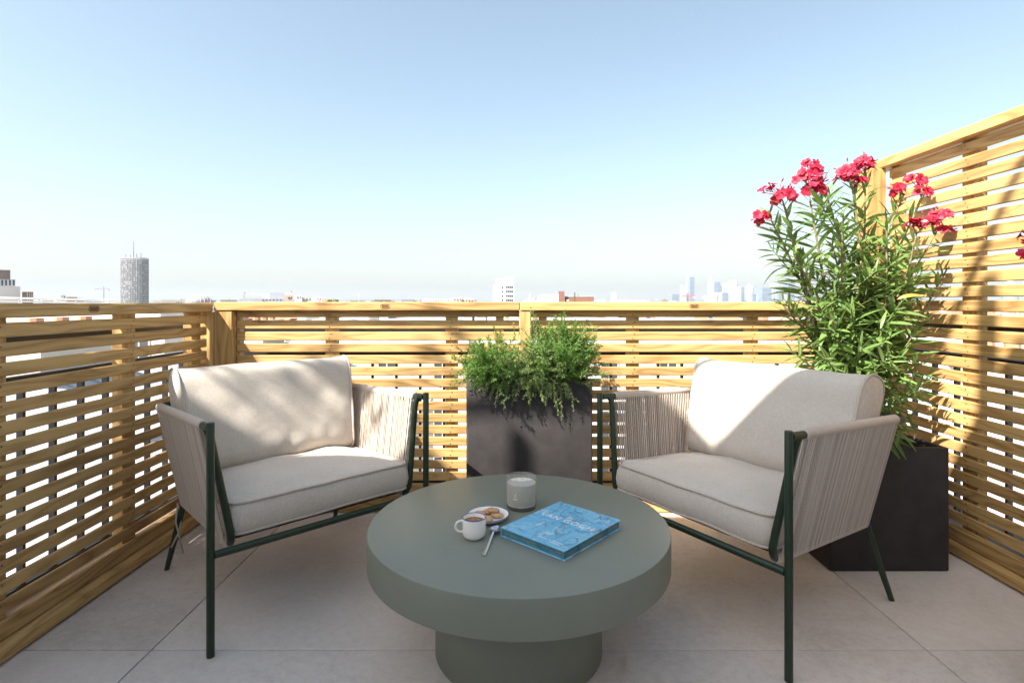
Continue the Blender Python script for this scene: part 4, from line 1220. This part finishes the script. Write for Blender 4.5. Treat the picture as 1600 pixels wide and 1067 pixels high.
cb=armchair('armchair on the right, before the oleander, rope side toward us',(.557,1.8485,0),R(-56.9),5.7)
[o for o in ca.children if o.name.startswith('back_cushion')][0].location.x-=.010
# loose cushion ties hanging at the left rear leg
for k,(dx,l) in enumerate(((0,.205),(.02,.17))):
    m=MB(); p0=Vector((-.335+dx,.60,.285))
    m.tube([p0,p0+Vector((-.006,.005,-l*.35)),p0+Vector((.010-dx*1.2,.014,-l*.7)),p0+Vector((.022-dx*3,.020,-l))],.0035,5)
    m.build('cushion_tie',M['rope'],ca,smooth=180)

# ------------------------------------------------------------------ oleander
ro=random.Random(11)
def leaf_mesh(L,W,droop,fold,twist=0):
    """long lance-shaped leaf from the origin along +x"""
    n=6; vs=[]; fs=[]
    for i in range(n+1):
        u=i/n; w=W/2*(math.sin(math.pi*min(1,u*.96+.04))**.75)*(1-.25*u) if 0<i<n else W*.05
        x=L*u*(1-.12*droop*u); z=-L*droop*u*u*.55
        tw=twist*u
        c,s_=math.cos(tw),math.sin(tw)
        for v,zz in ((-w,fold*w),(0,0),(w,fold*w)):
            vs.append((x,v*c-zz*s_,z+v*s_+zz*c))
    for i in range(n):
        for k in range(2): fs.append((i*3+k,(i+1)*3+k,(i+1)*3+k+1,i*3+k+1))
    return vs,fs
LEAFS=[leaf_mesh(1,.15+.03*(k%3),(-.15,.1,.3,.5,.8,1.1,.2,.45)[k],.25+.08*(k%2),(-.4,.3,0,.5,-.3,.2,.6,-.6)[k]) for k in range(8)]
LME=[]
for k in range(8):
    m=MB(); m.add(*LEAFS[k]); LME.append(m.mesh('leaf',M['oleander_leaf'],180,recalc=False))
m=MB(); m.add(*leaf_mesh(1,.2,1.3,.5,.5)); LYEL=m.mesh('leaf',M['yellow_leaf'],180,recalc=False)
def frame_x(d,roll):
    d=d.normalized(); up=Vector((0,0,1)); y=up.cross(d)
    if y.length<1e-3: y=Vector((0,1,0))
    y.normalize(); z=d.cross(y)
    return Matrix((d,y,z)).transposed() @ Matrix.Rotation(roll,3,'X')
# flower: five spreading petals round a short throat
def flower_mesh(seed):
    r=random.Random(seed); m=MB()
    m.tube([(0,0,-.016),(0,0,-.004),(0,0,0)],[.0016,.003,.0045],7)
    for k in range(5):
        a=2*math.pi*k/5+r.uniform(-.12,.12); c,s_=math.cos(a),math.sin(a); vs=[];fs=[]
        cup=r.uniform(.15,.75); Lp=r.uniform(.019,.023)
        for i in range(5):
            u=i/4; w=(.0035,.0075,.0108,.0108,.0060)[i]; rr=.003+Lp*u; z=Lp*cup*u*(1.15-u*.75)
            for v in (-1,0,1):
                x=rr; y=v*w+.0035*u; zz=z+(.0022 if v else 0)*u+r.uniform(-.0008,.0008)
                vs.append((x*c-y*s_,x*s_+y*c,zz))
        for i in range(4):
            for q in range(2): fs.append((i*3+q,(i+1)*3+q,(i+1)*3+q+1,i*3+q+1))
        m.add(vs,fs)
    return m.mesh('flower',M['petal'],180,recalc=False)
FME=[flower_mesh(k) for k in range(6)]
bm_=MB(); bm_.lathe([(.0012,0),(.0030,.005),(.0026,.011),(.0006,.017)],6); BUD=bm_.mesh('bud',M['bud'],180)

def bez(a,b,c,d,t): return a*(1-t)**3+b*3*t*(1-t)**2+c*3*t*t*(1-t)+d*t**3
CAMV=Vector((0,0,CAM_Z))
def oleander(label,base,stems,shoots,clusters,n_obj,yellow=None,leafy=.22,leaf_len=(.095,.150)):
    t=thing('oleander',label,'shrub',base)
    base=Vector(base); wood=MB(); leaves=[]
    def grow(p0,p1,p2,p3,r0,r1,u0,step,lmin,lmax,green=False,whorl=3):
        n=14; pts=[bez(p0,p1,p2,p3,k/n) for k in range(n+1)]
        wood.tube(pts,[r0+(r1-r0)*k/n for k in range(n+1)],6,1 if green else 0)
        Ls=sum((pts[k+1]-pts[k]).length for k in range(n)); cnt=max(3,int(Ls*(1-u0)/step)); ph=ro.uniform(0,6.28)
        for i in range(cnt+1):
            u=u0+(1-u0)*(i+.5*ro.random())/(cnt+.5); u=min(u,.995)
            p=bez(p0,p1,p2,p3,u); tg=(bez(p0,p1,p2,p3,min(1,u+.02))-bez(p0,p1,p2,p3,u-.02)).normalized()
            ax=tg.orthogonal().normalized(); bx=tg.cross(ax); ph+=1.05
            for q in range(whorl):
                if ro.random()<(.20 if p.z>1.0 else .22): continue
                a=ph+2*math.pi*q/whorl+ro.uniform(-.3,.3)
                endness=(i/cnt)
                d=(ax*math.cos(a)+bx*math.sin(a))*ro.uniform(.75,1.0)+tg*(ro.uniform(.25,.75)+.55*endness**3)
                L=ro.uniform(lmin,lmax)*(1-.45*endness**5)
                leaves.append((p,d.normalized(),L,ro.uniform(-.7,.7),ro.choice((0,1,2,3,6,7)) if endness>.6 else ro.choice((1,2,3,4,5,6,7))))
    tips=[]
    for (tip,b0,bulge) in stems:
        tip=Vector(tip); b0=Vector(b0); d=tip-b0
        out=Vector((d.x,d.y,0)); p1=b0+Vector((out.x*.12,out.y*.12,d.z*.38))+Vector(bulge); p2=b0+Vector((out.x*.62,out.y*.62,d.z*.74))+Vector(bulge)*.6
        grow(b0,p1,p2,tip,.0085,.0032,leafy,.034,*leaf_len); tips.append((p1,p2,tip))
        for k in range(2):    # side shoots
            u=ro.uniform(.35,.85); q0=bez(b0,p1,p2,tip,u); a=ro.uniform(0,6.28)
            q3=q0+Vector((math.cos(a)*ro.uniform(.05,.13),math.sin(a)*ro.uniform(.05,.13),ro.uniform(.06,.18)))
            grow(q0,q0.lerp(q3,.4)+Vector((0,0,-.015)),q0.lerp(q3,.75),q3,.0034,.0018,.15,.028,leaf_len[0]*.8,leaf_len[1]*.85,True)
    for (b0,tip,ll) in shoots:
        b0=Vector(b0); tip=Vector(tip); d=tip-b0
        grow(b0,b0+Vector((d.x*.3,d.y*.3,d.z*.5)),b0+Vector((d.x*.75,d.y*.75,d.z*.85)),tip,.0050,.0020,.30,.030,ll*.75,ll*1.1,ro.random()<.5)
    wood.v=[tuple(Vector(v)-base) for v in wood.v]
    wood.build('stems',[M['bark'],M['green_stem']],t,smooth=180)
    leaves=[l for l in leaves if (l[0]+l[1]*l[2]).y<2.72 or (l[0]+l[1]*l[2]).z>1.1]
    leaves=[l for l in leaves if (l[0]+l[1]*l[2]).x<RX-.01]
    # the leaves that show largest become parts
    leaves.sort(key=lambda l: -l[2]/(l[0]+l[1]*l[2]*.5-CAMV).length*(1.25-abs(l[1].dot((l[0]-CAMV).normalized())))*(1+.8*(l[0].y<base.y)))
    for i,(p,d,L,roll,v) in enumerate(leaves[:n_obj]):
        o=link('leaf',LME[v],t); o.matrix_local=Matrix.Translation(p-base)@(frame_x(d,roll).to_4x4())@Matrix.Scale(L,4)
    f=MB()
    for (p,d,L,roll,v) in leaves[n_obj:]:
        mt=frame_x(d,roll)*L; vs,fs=LEAFS[v]; f.add([mt@Vector(q)+(p-base) for q in vs],fs)
    tag(f.build('foliage',M['oleander_leaf'],t,smooth=180,recalc=False),kind='stuff')
    if yellow:
        o=link('leaf',LYEL,t); o['label']='curled yellow leaf'; o.matrix_local=Matrix.Translation(Vector(yellow)-base)@(frame_x(Vector((.5,-.5,.45)),1.1).to_4x4())@Matrix.Scale(.085,4)
    # flower heads
    stalk=MB()
    for (c,n,spread,size) in clusters:
        c=Vector(c)
        near=min(tips,key=lambda q:(q[2]-c).length)[2] if tips else c
        root=near if (near-c).length<.25 else c-Vector((0,0,.06))
        for k in range(n):
            d=Vector((ro.gauss(0,1),ro.gauss(0,1),ro.gauss(.35,.8)))
            d.normalize(); p=c+Vector((d.x*spread,d.y*spread*.8,d.z*spread*.75))*ro.uniform(.45,1.05)
            face=(d*.7+Vector((-.15,-.55,.35))+Vector((ro.uniform(-.4,.4),ro.uniform(-.4,.4),ro.uniform(-.3,.4)))).normalized()
            o=link('flower',FME[ro.randrange(6)],t)
            o.matrix_local=Matrix.Translation(p-base)@face.to_track_quat('Z','Y').to_matrix().to_4x4()@Matrix.Rotation(ro.uniform(0,6.28),4,'Z')@Matrix.Scale(size*ro.uniform(.70,.98),4)
            mid=(root+c)/2 if (root-c).length>.01 else c
            stalk.tube([root-base,(c*.6+root*.4)-base,p-face*.015*size-base],[.0018,.0014,.0010],4)
        for k in range(max(2,n//2)):
            d=Vector((ro.gauss(0,1),ro.gauss(0,1),ro.gauss(.6,.8))).normalized(); p=c+d*spread*ro.uniform(.5,1.0)
            o=link('bud',BUD,t); o.matrix_local=Matrix.Translation(p-base)@d.to_track_quat('Z','Y').to_matrix().to_4x4()@Matrix.Scale(size*1.0,4)
            stalk.tube([root-base,(c*.6+root*.4)-base,p-base],[.0015,.0012,.0009],4)
    if stalk.v: tag(stalk.build('flower_stalks',M['bud'],t,smooth=180),kind='stuff')
    return t
OB=Vector((1.473,2.372,.43))
def ob(): 
    a=ro.uniform(0,6.28); r=ro.uniform(.02,.10); return OB+Vector((math.cos(a)*r,math.sin(a)*r,-.01))
tips=[(1200,335,2.30),(1222,310,2.25),(1262,292,2.30),(1285,285,2.42),(1330,285,2.35),(1352,275,2.48),(1318,330,2.22),(1412,305,2.38),(1440,312,2.46),(1432,365,2.24),(1466,358,2.33),
      (1240,400,2.24),(1300,380,2.5),(1385,340,2.30),(1480,420,2.36),(1225,480,2.30)]
stems=[(P(*q),ob(),(ro.uniform(-.05,.05),ro.uniform(-.05,.05),0)) for q in tips]
shoots=[]
for px,py,Y,ll in [(1222,470,2.30,.10),(1232,545,2.22,.11),(1245,520,2.40,.11),(1275,470,2.15,.11),(1300,500,2.10,.12),(1290,560,2.08,.12),(1330,480,2.12,.12),(1345,540,2.06,.13),
                   (1375,500,2.14,.12),(1390,560,2.08,.12),(1410,470,2.2,.12),(1430,520,2.18,.12),(1450,560,2.2,.11),(1452,500,2.36,.11),(1400,600,2.05,.12),(1440,610,2.10,.11),
                   (1250,590,2.2,.10),(1320,590,2.05,.12),(1360,600,2.02,.12),(1425,650,2.06,.11),(1400,640,2.00,.12),(1410,670,1.98,.11),(1270,430,2.4,.10),(1360,430,2.3,.11),(1455,590,2.25,.10),
                   (1310,430,2.25,.11),(1390,430,2.4,.11),(1440,450,2.45,.11),(1340,400,2.42,.11),(1405,390,2.30,.10)]:
    b=ob(); tip=P(px,py,Y); tip.x=min(tip.x,1.80); shoots.append((b+Vector((0,0,max(0,(tip.z-.6)*.35))),tip,ll))
clusters=[(P(1187,338,2.29),6,0.040,1.0),(P(1212,300,2.25),12,0.052,1.05),(P(1232,304,2.24),6,0.034,1.0),(P(1265,275,2.32),16,0.057,1.0),(P(1270,292,2.28),12,0.052,1.05),(P(1268,258,2.36),5,0.029,1.0),
          (P(1325,272,2.36),16,0.057,1.05),(P(1350,262,2.42),11,0.052,1.0),(P(1338,285,2.33),8,0.046,1.0),(P(1352,252,2.46),5,0.034,1.0),
          (P(1400,294,2.36),8,0.034,1.05),(P(1432,282,2.42),6,0.032,1.0),(P(1440,302,2.40),6,0.034,1.0),
          (P(1425,352,2.22),5,0.034,1.1),(P(1448,350,2.22),10,0.052,1.05),(P(1472,338,2.28),8,0.034,1.1),(P(1478,360,2.30),5,0.029,1.0)]
oleander('tall oleander with red pink flowers in the square black planter',OB,stems,shoots,clusters,300,yellow=P(1402,468,2.12))
# one flowering branch of a second oleander reaching in at the right edge
B2=Vector((1.50,1.30,.0))
p2=(1.50,1.30,.0)
pt=thing('planter','second black planter just outside the right edge','planter',(1.52,1.30,0))
m=MB(); m.cbox(-.15,.15,-.15,.15,.001,.40,.004); m.build('pot',M['planter'],pt)
oleander('oleander reaching in at the right edge with dark pink flowers',(1.52,1.30,.40),
         [(P(1625,372,1.50),(1.52,1.30,.40),(.02,0,0)),((1.62,1.25,1.2),(1.53,1.28,.40),(.02,0,0))],[],
         [(P(1601,366,1.46),2,.014,.8),(P(1602,386,1.46),2,.012,.8),(P(1599,399,1.45),1,.006,.8)],40,leafy=.62,leaf_len=(.05,.08))

# ------------------------------------------------------------------ herbs in the trough planter
rb=random.Random(3)
def herb(label,base,kind,sprigs,mat):
    """sprigs: list of control points (p0,p1,p2) in world space"""
    t=thing('herb_plant',label,'herb',base); base=Vector(base); st=MB(); lf=MB()
    for (p0,p1,p2,ln,lw,step,up) in sprigs:
        n=8; pts=[p0*(1-k/n)**2+p1*2*(k/n)*(1-k/n)+p2*(k/n)**2-base for k in range(n+1)]
        st.tube(pts,[.0016-.0009*k/n for k in range(n+1)],4,caps=False)
        Ls=sum((pts[k+1]-pts[k]).length for k in range(n)); cnt=max(4,int(Ls/step))
        for i in range(cnt):
            u=.18+.82*(i+rb.random())/cnt; u=min(u,1); k=min(n-1,int(u*n)); f=u*n-k
            p=pts[k].lerp(pts[k+1],f); tg=(pts[k+1]-pts[k]).normalized()
            a=rb.uniform(0,6.28); ax=tg.orthogonal().normalized(); bx=tg.cross(ax)
            d=((ax*math.cos(a)+bx*math.sin(a))*rb.uniform(.6,1)+tg*rb.uniform(.35,1.1)+Vector((0,0,up))).normalized()
            L=ln*rb.uniform(.6,1.15)*(1-.35*u**4); s=d.cross(Vector((rb.uniform(-1,1),rb.uniform(-1,1),rb.uniform(-1,1)))).normalized()*lw
            c=p+d*L*.5+Vector((0,0,L*.06)); e=p+d*L-Vector((0,0,L*.10))
            lf.add([p,c-s,e,c+s],[(0,1,2,3)])
    tag(st.build('stems',M['green_stem'],t,smooth=180,recalc=False),kind='stuff'); tag(lf.build('foliage',mat,t,recalc=False),kind='stuff')
    return t
ZT=.64
def bush(cx,cz,rx,rz,n,base,ry=.16,ln=.028,lw=.0021,step=.0040,yc=2.56):
    out=[]
    for k in range(n):
        while True:
            a=Vector((rb.uniform(-1,1),rb.uniform(-1,1),rb.uniform(-.55,1)))
            if .35<a.length<1: break
        a=a/a.length*(rb.uniform(.62,1.03) if rb.random()<.82 else rb.uniform(1.0,1.28))
        tip=Vector((cx+a.x*rx,yc+a.y*ry-.02,cz+a.z*rz)); b0=Vector(base)+Vector((rb.uniform(-.07,.07),rb.uniform(-.05,.05),0))
        mid=b0.lerp(tip,.55)+Vector((a.x*.01,a.y*.01,.05))
        if tip.z<ZT+.03 : mid.z=max(mid.z,ZT+.09)
        tip.y=min(tip.y,2.715 if tip.z<1.06 else 2.8)
        if a.z>.1: tip+=Vector((0,0,rb.uniform(-.02,.035)))
        out.append((b0,mid,tip,ln,lw,step,.15))
    return out
def pz(px,py,Y): return P(px,py,Y)
c1=pz(772,565,2.55); b1=(c1.x,2.59,ZT)
herb('rounded green herb bush in the left half of the trough',b1,'bush',bush(c1.x-.005,c1.z-.01,.150,.130,230,b1),M['herb_a'])
c2=pz(878,548,2.55); b2=(c2.x,2.60,ZT)
herb('taller feathery herb bush in the right half of the trough',b2,'bush',bush(c2.x+.005,c2.z-.015,.185,.160,310,b2,ln=.028),M['herb_a'])
# trailing rosemary over the front edge in the middle
sp=[]
b3=Vector((pz(835,590,2.55).x,2.56,ZT))
def trail(px,py,over,n=1,Yt=2.478):
    for k in range(n):
        tip=P(px+rb.uniform(-3,3),py+rb.uniform(-3,3),Yt-rb.uniform(0,.02)); b0=Vector((b3.x*.3+tip.x*.7+rb.uniform(-.02,.02),2.55,ZT))
        mid=Vector((tip.x*.7+b0.x*.3,2.455-over,.715+over*1.2))
        sp.append((b0,mid,tip,.0165,.0015,.0026,.05))
trail(868,636,.02,2); trail(872,645,.01,1); trail(829,633,.015,1); trail(826,622,.02,2); trail(805,625,.02,2); trail(768,622,.02,2); trail(757,612,.03,2,2.47)
trail(878,655,.015,1,2.468); trail(790,640,.02,1); trail(851,630,.02,2); trail(772,632,.02,1); trail(925,615,.02,2); trail(938,600,.02,2); trail(790,610,.02,4); trail(815,605,.02,4); trail(845,610,.02,4); trail(858,620,.015,3); trail(888,622,.02,2); trail(780,618,.03,2); trail(895,640,.02,1)
for k in range(230):
    px=rb.gauss(835,42); tip=P(px,rb.gauss(578,21),rb.uniform(2.42,2.52)); b0=Vector((b3.x+rb.uniform(-.1,.1),2.56,ZT))
    sp.append((b0,b0.lerp(tip,.5)+Vector((0,-.01,.07)),tip,.0175,.0015,.0030,.1))
for px,py,Y in ((832,488,2.52),(836,495,2.5),(829,480,2.53),(838,520,2.5),(835,540,2.48),(802,505,2.55)):
    tip=P(px,py,Y); b0=Vector((tip.x+rb.uniform(-.01,.02),2.57,ZT)); sp.append((b0,b0.lerp(tip,.5)+Vector((.015,0,0)),tip,.017,.0016,.0026,.35))
herb('trailing rosemary spilling over the front of the trough',tuple(b3),'trail',sp,M['herb_b'])
sp2=[]
b4=Vector((pz(745,596,2.58).x,2.60,ZT))
for px,py in ((705,600),(712,590),(722,580),(700,610),(716,604),(735,575),(728,596)):
    tip=P(px,py,2.57); sp2.append((b4+Vector((rb.uniform(-.01,.02),0,0)),b4.lerp(tip,.45)+Vector((0,-.01,.075)),tip,.024,.0021,.006,.1))
herb('lax leafy herb leaning out over the left end of the trough',tuple(b4),'trail',sp2,M['herb_a'])
